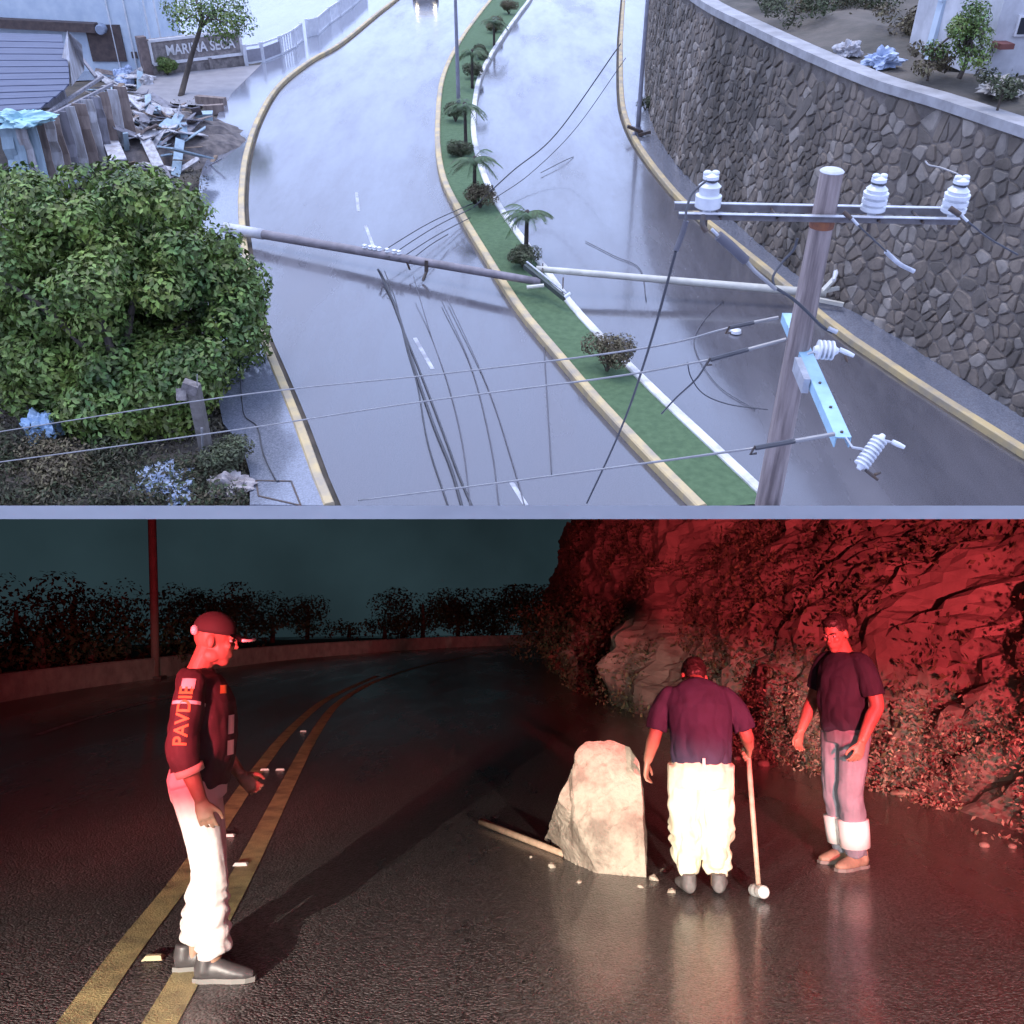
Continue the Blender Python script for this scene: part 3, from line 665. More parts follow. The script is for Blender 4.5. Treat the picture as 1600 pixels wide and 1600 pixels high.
wire([g(372, 540, .5), g(378, 620, .14), g(383, 650, .14), g(402, 667, .14), g(412, 710, .14), g(430, 748, .14), g(436, 751, .14)], 0.016, 'kinked black cable lying on the left pavement')
wire([g(1130, 470, .03), g(1100, 500, .03), g(1085, 540, .03), g(1120, 600, .03), g(1180, 640, .03)], 0.010, 'curled thin wire lying under the standing pole', M_grey)
build('lamp_cover', MB().lathe([(0.02, 0), (0.16, 0.02), (0.14, 0.09), (0.05, 0.13)], 14), M_porc, M=day(g(1149, 520, 0.006)), label='small white cover lying on the right carriageway', cat='debris')

# ================================================================ DAY: median palms, shrubs and posts
M_trunk = mat('palm_trunk', (0.085, 0.07, 0.06), 0.9, (0.05, 0.04, 0.035), 12, 5, bump=0.6)
M_frond = mat('palm_frond', (0.075, 0.13, 0.05), 0.6, (0.05, 0.09, 0.045), 4, island=0.25)
def palm(px, py, top, fr, lab, lean=0.0, dry=False):
    b = g(px, py, 0.13); h = hcol(b, top); t = thing('palm_tree', lab, 'palm', day(b), 'small palms on the median')
    Pt = [Vector((lean * s * s * h, 0, h * s)) for s in np.linspace(0, 1, 7)]
    build('trunk', MB().tube(Pt, [0.075 - 0.02 * i / 6 for i in range(7)], 8), M_trunk, t, smooth=True)
    build('crown_shaft', MB().ball(Pt[-1] + Vector((0, 0, -0.05)), (0.11, 0.11, 0.2), 8, 6), M_trunk, t, smooth=True)
    for i in range(15):
        an = 2 * math.pi * i / 15 + random.uniform(-.2, .2); el = random.uniform(0.1, 1.1); L_ = fr * random.uniform(.75, 1.1); mb = MB(); pts = []
        hd = Vector((math.cos(an), math.sin(an), 0))
        for s in np.linspace(0, 1, 9):
            pts.append(Pt[-1] + hd * (L_ * s * math.cos(el * (1 - s))) + Vector((0, 0, L_ * (math.sin(el) * s - 0.85 * s * s))))
        mb.tube(pts, [0.012 * (1 - .7 * j / 8) for j in range(9)], 4)
        sd = Vector((-hd.y, hd.x, 0))
        for j in range(1, 9):
            for k_ in (0, 0.5):
                q = pts[j - 1].lerp(pts[j], k_); ll = fr * 0.34 * math.sin(math.pi * (0.12 + 0.8 * (j + k_) / 9))
                for sg in (-1, 1):
                    tip = q + sd * sg * ll * 0.8 + hd * ll * 0.5 - Vector((0, 0, ll * random.uniform(.25, .6)))
                    w = hd * 0.03; mb.add([q - w, q + w, tip], [(0, 1, 2)])
        build('frond', mb, M_frond, t)
    return t
palm(822, 397, 335, 0.95, 'small palm leaning over the white kerb, nearest of the median palms', 0.02)
palm(742, 318, 250, 0.95, 'small palm behind the bushy shrub halfway up the median', 0.02)
palm(728, 232, 165, 1.0, 'small palm with dense crown farther up the median', 0.0)
palm(738, 138, 82, 0.9, 'thin palm near the top of the median', 0.02)
palm(772, 72, 34, 0.9, 'farthest small palm by the upper end of the median', 0.02)
M_shrub = mat('shrub_leaf', (0.085, 0.105, 0.05), 0.7, (0.06, 0.06, 0.035), 3, island=0.4)
M_shrub2 = mat('dry_shrub_leaf', (0.15, 0.125, 0.07), 0.8, (0.09, 0.07, 0.045), 3, island=0.4)
M_twig = mat('twig_bark', (0.09, 0.07, 0.055), 0.9)
def shrub(px, py, w, h, lab, m=M_shrub, zb=0.13, grp='shrubs on the median', per=4200, leaf=0.085, name='shrub'):
    b = g(px, py, zb); t = thing(name, lab, 'shrub', day(b), grp)
    cl = [((random.uniform(-.35, .35) * w, random.uniform(-.3, .3) * w, h * random.uniform(.35, .75)), w * random.uniform(.22, .34)) for _ in range(9)]
    P, Nn = crown_points(cl, per / max(w, .5)); P[:, 2] = np.maximum(P[:, 2], 0.02)
    link('foliage', leaf_mesh('foliage', P, Nn, rng.uniform(.6, 1.2, len(P)) * leaf, .45), m, t)
    mb = MB()
    for c, r_ in cl: mb.tube([(0, 0, -0.02), Vector(c) * 0.5 + Vector((0, 0, .05)), Vector(c)], [0.02, 0.014, 0.006], 5)
    build('stem', mb, M_twig, t)
shrub(948, 580, 1.1, 0.95, 'round brownish shrub on the near part of the median', M_shrub2)
shrub(818, 418, 0.9, 0.75, 'small dark shrub at the foot of the nearest palm', M_shrub)
shrub(750, 325, 0.95, 0.75, 'reddish green shrub at the foot of the second palm', M_shrub2)
shrub(720, 245, 0.9, 0.6, 'low shrub on the median between two palms', M_shrub)
shrub(712, 190, 0.9, 0.9, 'dark shrub under the dense palm crown', M_shrub)
shrub(738, 122, 1.0, 0.7, 'clipped green shrub on the upper median', M_shrub)
shrub(755, 92, 1.0, 0.7, 'olive shrub above the clipped one on the median', M_shrub)
shrub(775, 50, 1.1, 0.8, 'brown shrub near the top of the median', M_shrub2)
shrub(795, 22, 1.1, 0.8, 'farthest brown shrub at the top of the median', M_shrub2)
M_post = mat('lamp_post_paint', (0.30, 0.30, 0.36), 0.5, (0.22, 0.22, 0.27), 4)
def post(px, py, h, r, lab):
    b = g(px, py, 0.12); t = thing('lamp_post', lab, 'lamp post', day(b))
    build('shaft', MB().tube([(0, 0, h * s) for s in np.linspace(0, 1, 8)], [r * (1 - .45 * s) for s in np.linspace(0, 1, 8)], 10), M_post, t, smooth=True)
    build('base_plate', MB().box((0, 0, 0.02), (r * 4, r * 4, 0.04)).box((0, 0, 0.16), (r * 2.6, r * 2.6, 0.26)), M_post, t); return t
post(717, 176, 8, 0.09, 'slim grey lamp post standing in the upper median')
t = post(996, 210, 8, 0.10, 'grey lamp post standing at the foot of the stone wall')
build('broken_fitting', MB().bar((-0.45, -0.1, 0.35), (0.2, -0.15, 0.12), 0.22, 0.10).bar((0.0, -0.25, 0.05), (0.5, -0.3, 0.2), 0.25, 0.12), M_dark, t)
build('sign_board', MB().box((0.12, -0.1, 6.6), (0.35, 0.05, 1.9)), mat('pale_sign', (0.6, 0.65, 0.62), 0.6), t)
shrub(1008, 172, 0.7, 0.6, 'small weed bush growing at the wall foot by the lamp post', M_shrub, 0.12, 'weeds', 4200, .08)
# ================================================================ DAY: left side
def flat(name, pts, h, m, **k):
    P = [g(x, y, h) for x, y in pts]
    return build(name, MB().add(P, [tuple(range(len(P)))]), m, M=day(), **k)
flat('plaza', [(-120, 135), (235, 122), (300, 112), (420, 92), (515, 0), (560, -45), (300, -110), (-160, -110)], 0.02, M_walk, kind='structure')
flat('forecourt', [(205, 150), (236, 118), (384, 103), (408, 101), (362, 146), (350, 168), (250, 160)], 0.125, mat('forecourt_concrete', (0.34, 0.32, 0.34), 0.5, (0.25, 0.24, 0.26), 1.5, 7, bump=0.2), kind='structure')

# --- big round tree by the pavement
M_leaf = mat('tree_leaf', (0.20, 0.26, 0.05), 0.55, (0.05, 0.105, 0.03), 0.9, 5, island=0.55, contrast=(0.3, 0.7))
M_bark = mat('tree_bark', (0.11, 0.085, 0.07), 0.9, (0.06, 0.05, 0.045), 6, 6, bump=0.7, stretch=(1, 1, .3))
def tree(b, label, clumps, trunk_h, r, per, leaf, group=None, m=None, trunkpts=None, limbs=12, name='tree', rnd=1.0):
    t = thing(name, label, 'tree', day(b), group)
    P, Nn = crown_points(clumps, per); mb = MB()
    link('crown', leaf_mesh('crown', P, Nn, rng.uniform(.6, 1.25, len(P)) * leaf, .5), m or M_leaf, t)
    tp = trunkpts or [(0, 0, -0.1), (0.08, 0.02, trunk_h * .5), (0.0, 0.1, trunk_h)]
    mb.tube(spline(tp, 5), list(np.linspace(r, r * .65, 5 * (len(tp) - 1) + 1)), 10)
    tr = build('trunk', mb, M_bark, t, smooth=True); top = Vector(tp[-1])
    for c, cr in sorted(clumps, key=lambda q: -q[1])[:limbs]:
        c = Vector(c); build('limb', MB().tube(spline([top - Vector((0, 0, .15)), top.lerp(c, .5) + Vector((0, 0, .25)), c], 4), list(np.linspace(r * .45, .025, 9)), 6), M_bark, tr, smooth=True)
    return t
b = g(205, 668); cc = dz(168, 462, 22.2) - b
cl = []
for i in range(170):
    d_ = Vector(rng.normal(size=3)); d_.normalize(); rr = random.uniform(.45, 1.0)
    p = cc + Vector((d_.x * 3.45 * rr, d_.y * 2.9 * rr, d_.z * 2.85 * rr))
    if p.z < 0.35: p.z = random.uniform(.4, .9)
    cl.append((p, random.uniform(.42, .8)))
for px, py in ((350, 500), (372, 530), (330, 440), (300, 330), (230, 285), (120, 285), (60, 300), (345, 380), (365, 470), (20, 320), (90, 580), (150, 620), (190, 610), (240, 600), (290, 590), (320, 560), (60, 560), (220, 655), (270, 645), (160, 580), (20, 580)) + tuple((random.uniform(120, 325), random.uniform(540, 668)) for _ in range(34)) + tuple((random.uniform(-20, 130), random.uniform(530, 590)) for _ in range(12)):
    cl.append((dz(px, py, (21.2 if py < 540 else 20.6) + random.uniform(-.4, .4)) - b, .5 if py < 540 else random.uniform(.45, .75)))
tree(b, 'big dense green tree with round crown beside the left pavement', cl, max(cc.z - .8, 1.2), 0.26, 1100, 0.17)

# --- dirt corner under the tree
def scatter_stuff(name, region, k, h, leaf, m, lab, up=1.0):
    P = []; xs = [q[0] for q in region]; ys = [q[1] for q in region]
    def inside(x, y):
        c = False; j = len(region) - 1
        for i in range(len(region)):
            if (region[i][1] > y) != (region[j][1] > y) and x < (region[j][0] - region[i][0]) * (y - region[i][1]) / (region[j][1] - region[i][1]) + region[i][0]: c = not c
            j = i
        return c
    while len(P) < k:
        x, y = random.uniform(min(xs), max(xs)), random.uniform(min(ys), max(ys))
        if inside(x, y):
            q = g(x, y); dn = noise.noise(q * 0.9)
            if dn > random.uniform(-.5, .3): P.append((q.x, q.y, random.random() ** 2 * h * (.4 + dn + .5)))
    P = np.array(P); Nn = rng.normal(size=P.shape) * np.array([[1, 1, up]])
    link(name, leaf_mesh(name, P, Nn, rng.uniform(.5, 1.3, k) * leaf, .35), m, M=day(), kind='stuff', label=lab)
M_dry = mat('dry_leaf', (0.15, 0.125, 0.08), 0.85, (0.07, 0.065, 0.045), 1.5, island=0.45)
M_weed = mat('weed_leaf', (0.075, 0.095, 0.045), 0.8, (0.05, 0.05, 0.03), 1.5, island=0.4)
DC = [(-40, 600), (325, 560), (345, 640), (354, 690), (386, 718), (390, 795), (-60, 795)]
scatter_stuff('ground_cover', DC, 9000, 0.30, 0.14, M_dry, 'dry leaf litter and grass on the dirt corner')
scatter_stuff('ground_cover', [(-40, 690), (200, 700), (330, 740), (386, 770), (390, 795), (-60, 795)], 5000, 0.4, 0.13, M_weed, 'dull green weeds along the deck edge')
scatter_stuff('ground_cover', [(170, 150), (320, 160), (330, 300), (300, 330), (60, 310), (40, 260)], 3500, 0.3, 0.13, M_dry, 'dry litter around the rubble heap')
shrub(366, 742, 1.0, 0.8, 'green bush spilling onto the left pavement near the deck', M_shrub, 0.0, 'bushes', 5200, .09, 'bush')
shrub(250, 640, 1.6, 1.2, 'dark bush under the right side of the big tree', M_shrub, 0.0, 'bushes', 4200, .1, 'bush')
shrub(80, 745, 1.5, .5, 'low dry bush in the lower left corner', M_shrub2, 0.0, 'bushes', 3200, .1, 'bush')
shrub(262, 118, 1.0, 0.9, 'leafy sapling sprouting at the foot of the young tree', M_leaf, 0.1, 'bushes', 5000, .11, 'bush')
bp = g(326, 722); hp = hcol(bp, 606)
t = thing('concrete_post', 'broken weathered concrete post at the corner of the dirt plot', 'post', day(bp))
build('shaft', MB().bar((0, 0, -0.1), (0.02, 0.05, hp), 0.24, 0.22, (1, 0, 0)), mat('old_concrete', (0.24, 0.215, 0.2), 0.9, (0.13, 0.115, 0.105), 4, 8, bump=0.6), t)
build('broken_top', MB().box((-.04, 0.02, hp), (.3, .2, .22), Matrix.Rotation(.4, 3, 'Y')).box((-.2, -.05, hp - .12), (.2, .16, .24), Matrix.Rotation(-.5, 3, 'X')), mat('pale_rubble', (0.28, 0.25, 0.24), 0.9, (.14, .12, .12), 7, 7, bump=.7), t)
build('rebar', MB().tube([(0.1, 0, hp), (0.16, 0, hp + .3)], .012, 5).tube([(.02, -.3, 0.3), (.12, -.28, 1.0)], .03, 6), M_alu, t)
# crumpled plastic and tarpaulins
def crumple(name, loc, sx, sy, sz, m, label, cat, seed, sub=4, amp=.55):
    bm = bmesh.new(); bmesh.ops.create_icosphere(bm, subdivisions=sub, radius=1)
    for v in bm.verts:
        q = v.co * 1.9 + Vector((seed, seed * 2, 0)); f_ = 1 + amp * (noise.noise(q) + .6 * abs(noise.noise(q * 2.3)) - .2) + .25 * noise.noise(q * 5)
        v.co = Vector((v.co.x * sx * f_, v.co.y * sy * f_, max(v.co.z, -.35) * sz * f_))
    me = bpy.data.meshes.new(name); bm.to_mesh(me); bm.free()
    return link(name, me, m, M=day(loc), label=label, cat=cat)
M_tarp = mat('pale_blue_tarp', (0.48, 0.56, 0.74), 0.4, (0.30, 0.38, 0.56), 5, 4)
crumple('plastic_bag', g(66, 672, .2), .34, .3, .42, mat('sky_blue_plastic', (0.36, 0.55, 0.8), 0.3, (0.5, 0.66, 0.85), 3), 'crumpled sky blue plastic bag under the big tree', 'bag', 3)
crumple('tarpaulin', g(248, 752, .05), .42, .5, .16, M_tarp, 'torn pale blue tarpaulin lying on the dirt corner', 'tarpaulin', 8, amp=.9)
crumple('tarpaulin', g(284, 772, .05), .2, .34, .1, M_tarp, 'small torn strip of tarpaulin below the larger one', 'tarpaulin', 12, amp=.9)
crumple('rubble_block', g(362, 762, .1), .42, .3, .26, mat('pale_rubble2', (0.44, 0.4, 0.4), 0.9, (0.24, 0.2, 0.2), 6, 6, bump=.6), 'heap of pale broken concrete beside the pavement', 'rubble', 20, amp=.8)
t = thing('drain_cover', 'square drain cover set in the left pavement', 'drain cover', day(g(428, 770, .122)))
q0 = g(428, 770, .122); cs = [g(400, 751, .122) - q0, g(455, 752, .122) - q0, g(470, 790, .122) - q0, g(404, 775, .122) - q0]
for i in range(4): build('frame_bar', MB().bar(cs[i], cs[(i + 1) % 4], .035, .02), M_dark, t)

# --- white building, its dark eave and awning at the top left
M_wht = mat('pale_blue_white_paint', (0.62, 0.70, 0.78), 0.6, (0.46, 0.55, 0.66), 1.2, 7, bump=.1)
M_slate = mat('slate_blue_roof', (0.085, 0.10, 0.17), 0.5, (0.055, 0.065, 0.12), 1.5, 8, bump=.3, stretch=(.4, 4, 1))
M_brown = mat('dark_brown_board', (0.12, 0.085, 0.075), 0.7, (0.07, 0.05, 0.05), 4)
b = g(100, 112); hB = hcol(b, 20)
t = thing('white_building', 'pale blue white building with dark eave behind the wrecked hut', 'building', day(b))
x0, x1 = g(-90, 112).x - b.x, g(238, 112).x - b.x
build('wall', MB().box(((x0 + x1) / 2, 3.0, 2.4), (x1 - x0, 6.0, 4.8)), M_wht, t)
build('roof', MB().box(((x0 + x1) / 2, 3.0, 4.86), (x1 - x0 + .4, 6.3, .12)), M_slate, t)
xe = g(170, 112).x - b.x; ze = hcol(b, 40)
build('eave', MB().bar((x0, -.28, ze + .35), (xe, -.28, ze - .05), .5, .42), M_brown, t)
build('gutter_bracket', MB().lathe([(.2, -.25), (.24, -.2), (.24, .2), (.2, .25)], 14, T((xe + .25, -.35, ze - .1)) @ Matrix.Rotation(R(90), 4, 'X')), mat('grey_blue_metal', (.3, .35, .45), .5), t)
for px in (216, 246, 262, 190):
    xx = g(px, 112).x - b.x; build('downpipe', MB().tube([(xx, -.06, 0), (xx, -.06, 4.5)], .05, 8), mat('white_pipe', (.72, .74, .78), .4), t)
xd0, xd1 = g(150, 112).x - b.x, g(203, 112).x - b.x
build('door', MB().box(((xd0 + xd1) / 2, -.05, 1.35), (xd1 - xd0, .1, 1.7)), M_brown, t)
for px in (216, 228):
    build('vent', MB().box((g(px, 112).x - b.x, -.04, .8), (.28, .08, .3)), M_brown, t)

# --- wrecked hut with slate roof and torn panels
hb = g(20, 262); H3 = 2.6
t = thing('wrecked_hut', 'wrecked hut with dark blue roof and torn streaked wall panels', 'hut', day(hb))
def hr(px, py, h): return g(px, py, h) - hb
E = [(-60, 52), (98, 58), (108, 104), (92, 140), (40, 184), (-60, 196)]
for i in range(14):                                   # roof sheets side by side
    u0, u1 = i / 14, (i + 1) / 14
    A = hr(-60, 50 + 146 * u0, H3 + .5 - .3 * u0); B = hr(-60, 50 + 146 * u1 + 2, H3 + .5 - .3 * u1 + .02)
    ex = lambda u: 96 + 12 * math.sin(u * 3) if u < .62 else 103 - (u - .62) * 170
    A2 = hr(ex(u0), 54 + 132 * u0, H3 + .5 - .3 * u0); B2 = hr(ex(u1), 54 + 132 * u1 + 2, H3 + .5 - .3 * u1 + .02)
    dn = Vector((0, 0, -.05))
    build('roof_sheet', MB().add([A, A2, B2, B, A + dn, A2 + dn, B2 + dn, B + dn], [(0, 1, 2, 3), (7, 6, 5, 4), (0, 4, 5, 1), (1, 5, 6, 2), (2, 6, 7, 3), (3, 7, 4, 0)]), M_slate, t)
pal = [mat('panel_white', (.56, .56, .6), .7, (.3, .27, .27), 2.5, 8, stretch=(2, 2, .3), contrast=(.35, .6)), mat('panel_brown', (.33, .26, .23), .8, (.16, .12, .11), 2.5, 8, stretch=(2, 2, .3)),
       mat('panel_blue', (.38, .50, .58), .6, (.25, .33, .4), 2.5, 8, stretch=(2, 2, .3)), mat('panel_grey', (.3, .29, .33), .8, (.17, .16, .18), 2.5, 8, stretch=(2, 2, .3)),
       mat('panel_teal', (.42, .66, .72), .5, (.3, .5, .58), 2.5, 6)]
pi = [2, 2, 0, 2, 1, 0, 1, 3, 0, 1, 0, 3, 1, 0, 1]
for i in range(15):
    px = 5 + i * 13; py = 196 - max(0, (px - 40)) * .42
    tp = hr(px, py, H3 + .1); wd = random.uniform(.32, .5); ln = random.uniform(.75, 1.0) * (tp.z + hb.z)
    k_ = 6; mb = MB(); vs = []
    for j in range(k_ + 1):
        f_ = j / k_; off = .12 * noise.noise(Vector((i * 3.1, j * .7, 0))) + .15 * f_ * random.uniform(-.3, 1)
        vs += [tp + Vector((-wd / 2 + .05 * noise.noise(Vector((i, j, 2))), -off, -ln * f_)), tp + Vector((wd / 2 + .08 * noise.noise(Vector((i, j, 5))), -off + .06 * noise.noise(Vector((i, j, 9))), -ln * f_ + random.uniform(-.05, .05)))]
    o_ = len(vs); vs += [v + Vector((0, .04, 0)) for v in vs]; fs = []
    for j in range(k_):
        fs += [(2 * j, 2 * j + 2, 2 * j + 3, 2 * j + 1), (o_ + 2 * j, o_ + 2 * j + 1, o_ + 2 * j + 3, o_ + 2 * j + 2), (2 * j, o_ + 2 * j, o_ + 2 * j + 2, 2 * j + 2), (2 * j + 1, 2 * j + 3, o_ + 2 * j + 3, o_ + 2 * j + 1)]
    fs += [(0, 1, o_ + 1, o_), (2 * k_, o_ + 2 * k_, o_ + 2 * k_ + 1, 2 * k_ + 1)]
    build('wall_panel', MB().add(vs, fs), pal[pi[i]], t)
for (a_, c_) in (((60, 186), (160, 120)), ((85, 178), (175, 132)), ((20, 196), (110, 170)), ((105, 62), (150, 120))):
    build('roof_batten', MB().bar(hr(*a_, H3 + .1), hr(*c_, H3 - .5), .12, .1), pal[random.choice((0, 3))], t)
build('inner_wall', MB().bar(hr(-60, 120, H3 * .5), hr(95, 120, H3 * .5), .15, H3), pal[3], t)
build('torn_sheet', MB().add([hr(95, 100, H3 + .2), hr(105, 48, H3 + 1.4), hr(128, 70, H3 + .9), hr(132, 110, H3 - .2), hr(112, 135, H3 - .4)], [(0, 1, 2, 3, 4), (4, 3, 2, 1, 0)]), pal[0], t)
crumple('plastic_sheet', g(30, 188, H3 + .25), .95, .45, .3, pal[4], 'crumpled turquoise plastic sheet on the edge of the hut roof', 'plastic sheet', 31, amp=.8)

# --- rubble heap between the hut and the pavement
hp0 = [(150, 250), (200, 240), (240, 235), (280, 245), (180, 205), (220, 195), (260, 205), (300, 232), (170, 175), (140, 215), (160, 280), (210, 280), (250, 270), (200, 155), (170, 140), (230, 225)]
mb = MB()
def heap_h(p, c=g(215, 228)):
    q = p - c; return max(0.0, 1.25 * (1 - (q.x / 4.6) ** 2 - (q.y / 4.2) ** 2))
vs = []; fs = []; K = 26
c_ = g(215, 228)
for j in range(K):
    for i in range(K):
        p = c_ + Vector((-5 + 10 * i / (K - 1), -5 + 10 * j / (K - 1), 0)); h = heap_h(p)
        vs.append(Vector((p.x, p.y, h + (.35 * noise.noise(p * 1.3) + .15 * noise.noise(p * 3.7)) * min(1, h * 3) - .06)))
fs = [(j * K + i, j * K + i + 1, (j + 1) * K + i + 1, (j + 1) * K + i) for j in range(K - 1) for i in range(K - 1)]
build('rubble_mound', MB().add(vs, fs), mat('rubble_earth', (.2, .17, .16), .9, (.08, .07, .075), 3, 8, bump=.9, bscale=10), M=day(), kind='stuff', label='dark mound of rubble and earth beside the hut')
cols_ = [pal[0], pal[0], pal[0], pal[1], pal[2], pal[3], pal[3], mat('splintered_wood', (.27, .2, .15), .8, (.14, .1, .08), 5)]
for i in range(210):
    px, py = random.choice(hp0); p = g(px + random.gauss(0, 18), py + random.gauss(0, 14)); h = heap_h(p)
    L_, w, th = random.uniform(.35, 1.9), random.uniform(.07, .42), random.uniform(.02, .06)
    rot = (Matrix.Rotation(random.uniform(0, 6.3), 3, 'Z') @ Matrix.Rotation(random.gauss(0, .35), 3, 'Y') @ Matrix.Rotation(random.gauss(0, .3), 3, 'X'))
    mb = MB().box((0, 0, 0), (L_, w, th), rot)
    build('broken_board', mb, random.choice(cols_), M=day((p.x, p.y, h + random.uniform(.05, .3))), label='broken board strewn over the rubble heap', cat='board', group='boards in the rubble heap')
for i, (a_, c_, w, mm, lab) in enumerate((((258, 230), (322, 246), .7, pal[2], 'long pale roof sheet jutting from the rubble over the pavement'), ((178, 148), (218, 158), .9, pal[0], 'pale sheet lying on top of the rubble near the building'),
                                      ((150, 165), (185, 250), .55, pal[0], 'tall pale slab leaning on the rubble beside the hut'), ((190, 120), (235, 118), 1.0, pal[0], 'white sheet behind the rubble by the brown door'))):
    p, q = g(*a_, heap_h(g(*a_)) + .45), g(*c_, heap_h(g(*c_)) + .25)
    build('debris_sheet', MB().bar(Vector((0, 0, 0)), q - p, w, .05), mm, M=day(p), label=lab, cat='debris')
for i, (px, py) in enumerate(((188, 118), (200, 112), (212, 120), (222, 116), (196, 128), (230, 128))):
    crumple('debris_bag', g(px, py, .2), random.uniform(.25, .4), .3, random.uniform(.25, .4), random.choice((pal[0], pal[3], M_tarp)), 'crumpled pale debris bag heaped behind the rubble', 'bag', 40 + i * 3, 3)['group'] = 'debris bags'
build('utility_box', MB().box((0, 0, .35), (.7, .5, .7)).box((0, 0, .72), (.78, .58, .05)), pal[2], M=day(g(322, 205, .05), .2), label='pale blue box standing at the pavement edge by the rubble', cat='box')
build('low_wall', MB().bar(g(308, 158, .2), g(352, 162, .2), .3, .5).bar(g(318, 172, .2), g(350, 170, .2), .25, .4), pal[1], M=day(), label='low brown wall stub between forecourt and rubble', cat='wall')

# --- stone sign wall, lettering, young tree, fence
M_sgn = mat('sign_stone', (.33, .29, .28), .8, (.17, .15, .15), 3.5, 8, bump=.6, contrast=(.4, .6))
M_frame = mat('sign_white', (.78, .77, .8), .5)
s0, s1 = g(240, 122), g(383, 104); sd = (s1 - s0); sl = sd.length; ux = sd.normalized(); hS = hcol(s1, 47)
t = thing('sign_wall', 'stone sign wall with white frame and white lettering by the forecourt', 'sign', MD @ T(s0) @ Matrix.Rotation(math.atan2(ux.y, ux.x), 4, 'Z'))
build('wall', MB().box((sl / 2, .15, hS / 2), (sl, .3, hS)), M_sgn, t)
build('pillar', MB().box((-.2, .1, hS * .55), (.42, .5, hS * 1.1)), mat('sign_pillar', (.22, .165, .15), .8, (.13, .1, .1), 5), t)
zl, zh = hS * .36, hS * .97
for a_, c_ in (((.12, zl), (sl - .05, zl)), ((.12, zh), (sl - .05, zh)), ((.12, zl), (.12, zh)), ((sl - .05, zl), (sl - .05, zh))):
    build('frame', MB().bar((a_[0], -.03, a_[1]), (c_[0], -.03, c_[1]), .13, .1, (0, 1, 0)), M_frame, t)
me = text_mesh('MARINA SECA', (zh - zl) * .62, .02); me.materials.append(M_frame)
xs = [v.co.x for v in me.vertices]; sc = (sl * .74) / (max(xs) - min(xs))
link('lettering', me, None, t, T((sl * .55, -.03, (zl + zh) / 2)) @ Matrix.Rotation(R(90), 4, 'X') @ Matrix.Diagonal((sc, 1, 1, 1)))
for xx in (.45, sl * .62): build('buttress', MB().box((xx, -.08, zl * .5), (.16, .16, zl)), M_sgn, t)
tb = g(281, 150, .12)
tp = [Vector((0, 0, -.1))] + [dz(px, py, z) - tb for px, py, z in ((290, 122, 45.2), (299, 88, 44.8), (308, 60, 44.4), (316, 34, 44.0))]
cl = [(dz(px, py, 44 + random.uniform(-.7, .7)) - tb, random.uniform(.45, .8)) for px, py in ((275, 22), (295, 10), (315, 5), (335, 12), (355, 18), (372, 24), (380, 38), (345, 34), (360, 44), (290, 32), (270, 8), (330, -10), (300, -14), (365, 0), (325, 28), (345, 50))]
tree(tb, 'young slanting tree in front of the stone sign wall', cl, 3, .14, 420, .16, trunkpts=tp, limbs=8)
fp = [(386, 103), (412, 99), (440, 88), (462, 76), (473, 66), (482, 60), (497, 57), (515, 40), (532, 28), (552, 12), (572, -6)]
t = thing('white_fence', 'white picket railing climbing behind the upper left pavement', 'fence', day(g(*fp[0], .05)))
q0 = g(*fp[0], .05); FP = [g(x, y, .05) - q0 for x, y in fp]; fh = 1.0
M_fen = mat('fence_white', (.74, .75, .8), .5, (.6, .61, .66), 3)
for i, p in enumerate(FP): build('post', MB().box(p + Vector((0, 0, fh / 2)), (.16, .16, fh * 1.08)), M_fen, t)
for i in range(len(FP) - 1):
    p, q = FP[i], FP[i + 1]
    if i == 4: continue                                   # opening
    for z in ((.12, fh * .95)): build('rail', MB().bar(p + Vector((0, 0, z)), q + Vector((0, 0, z)), .07, .09), M_fen, t)
    if i in (0, 1): build('panel', MB().bar(p + Vector((0, 0, .45)), q + Vector((0, 0, .45)), .05, .62), mat('fence_grey_panel', (.32, .31, .36), .7), t); continue
    if i == 5: build('panel', MB().bar(p + Vector((0, 0, .55)), q + Vector((0, 0, .55)), .05, .9), M_fen, t); continue
    kk = max(3, int((q - p).length / .32))
    for j in range(1, kk): build('baluster', MB().box(p.lerp(q, j / kk) + Vector((0, 0, fh * .5)), (.07, .07, fh * .85)), M_fen, t)

# ================================================================ DAY: top right slope
def up(px, py, h=6.0): return g(px, py, h)
hv = np.array(hill_mb.v).reshape(60, 26, 3)[:, 6:].reshape(-1, 3); idx = rng.integers(0, len(hv), 15000)
hp_ = hv[idx] + rng.normal(size=(15000, 3)) * np.array([[.5, .5, .06]]) + np.array([[0, 0, .06]])
dn_ = np.array([noise.noise(Vector(p) * .5) for p in hp_]); hp_ = hp_[dn_ > -.1]
link('dry_brush', leaf_mesh('dry_brush', hp_, rng.normal(size=hp_.shape), rng.uniform(.6, 1.4, len(hp_)) * .2, .4), M_dry, M=day(), kind='stuff', label='dry brush covering the slope above the wall')
bb = g(1545, 112, WH + .42)
t = thing('hill_house', 'pale plastered house partly hidden by a tree above the wall', 'house', day(bb, .12))
build('wall', MB().box((1.9, 2.0, 1.4), (4.0, 4, 3.2)), mat('pale_plaster', (.6, .6, .64), .7, (.42, .42, .45), 1.5, 7, bump=.2), t)
build('roof', MB().box((1.9, 2.0, 3.06), (4.3, 4.4, .14)), mat('grey_roof', (.34, .34, .38), .7), t)
wn = build('window', MB().box((.55, -.03, 1.0), (.4, .08, .45)), M_frame, t); build('pane', MB().box((.55, -.08, 1.0), (.3, .02, .35)), mat('dark_pane', (.03, .035, .05), .1), wn)
build('awning', MB().box((.05, -.2, .62), (.35, .4, .12)), mat('red_awning', (.2, .07, .06), .7), t)
q_ = g(1456, 84, WH + .3)
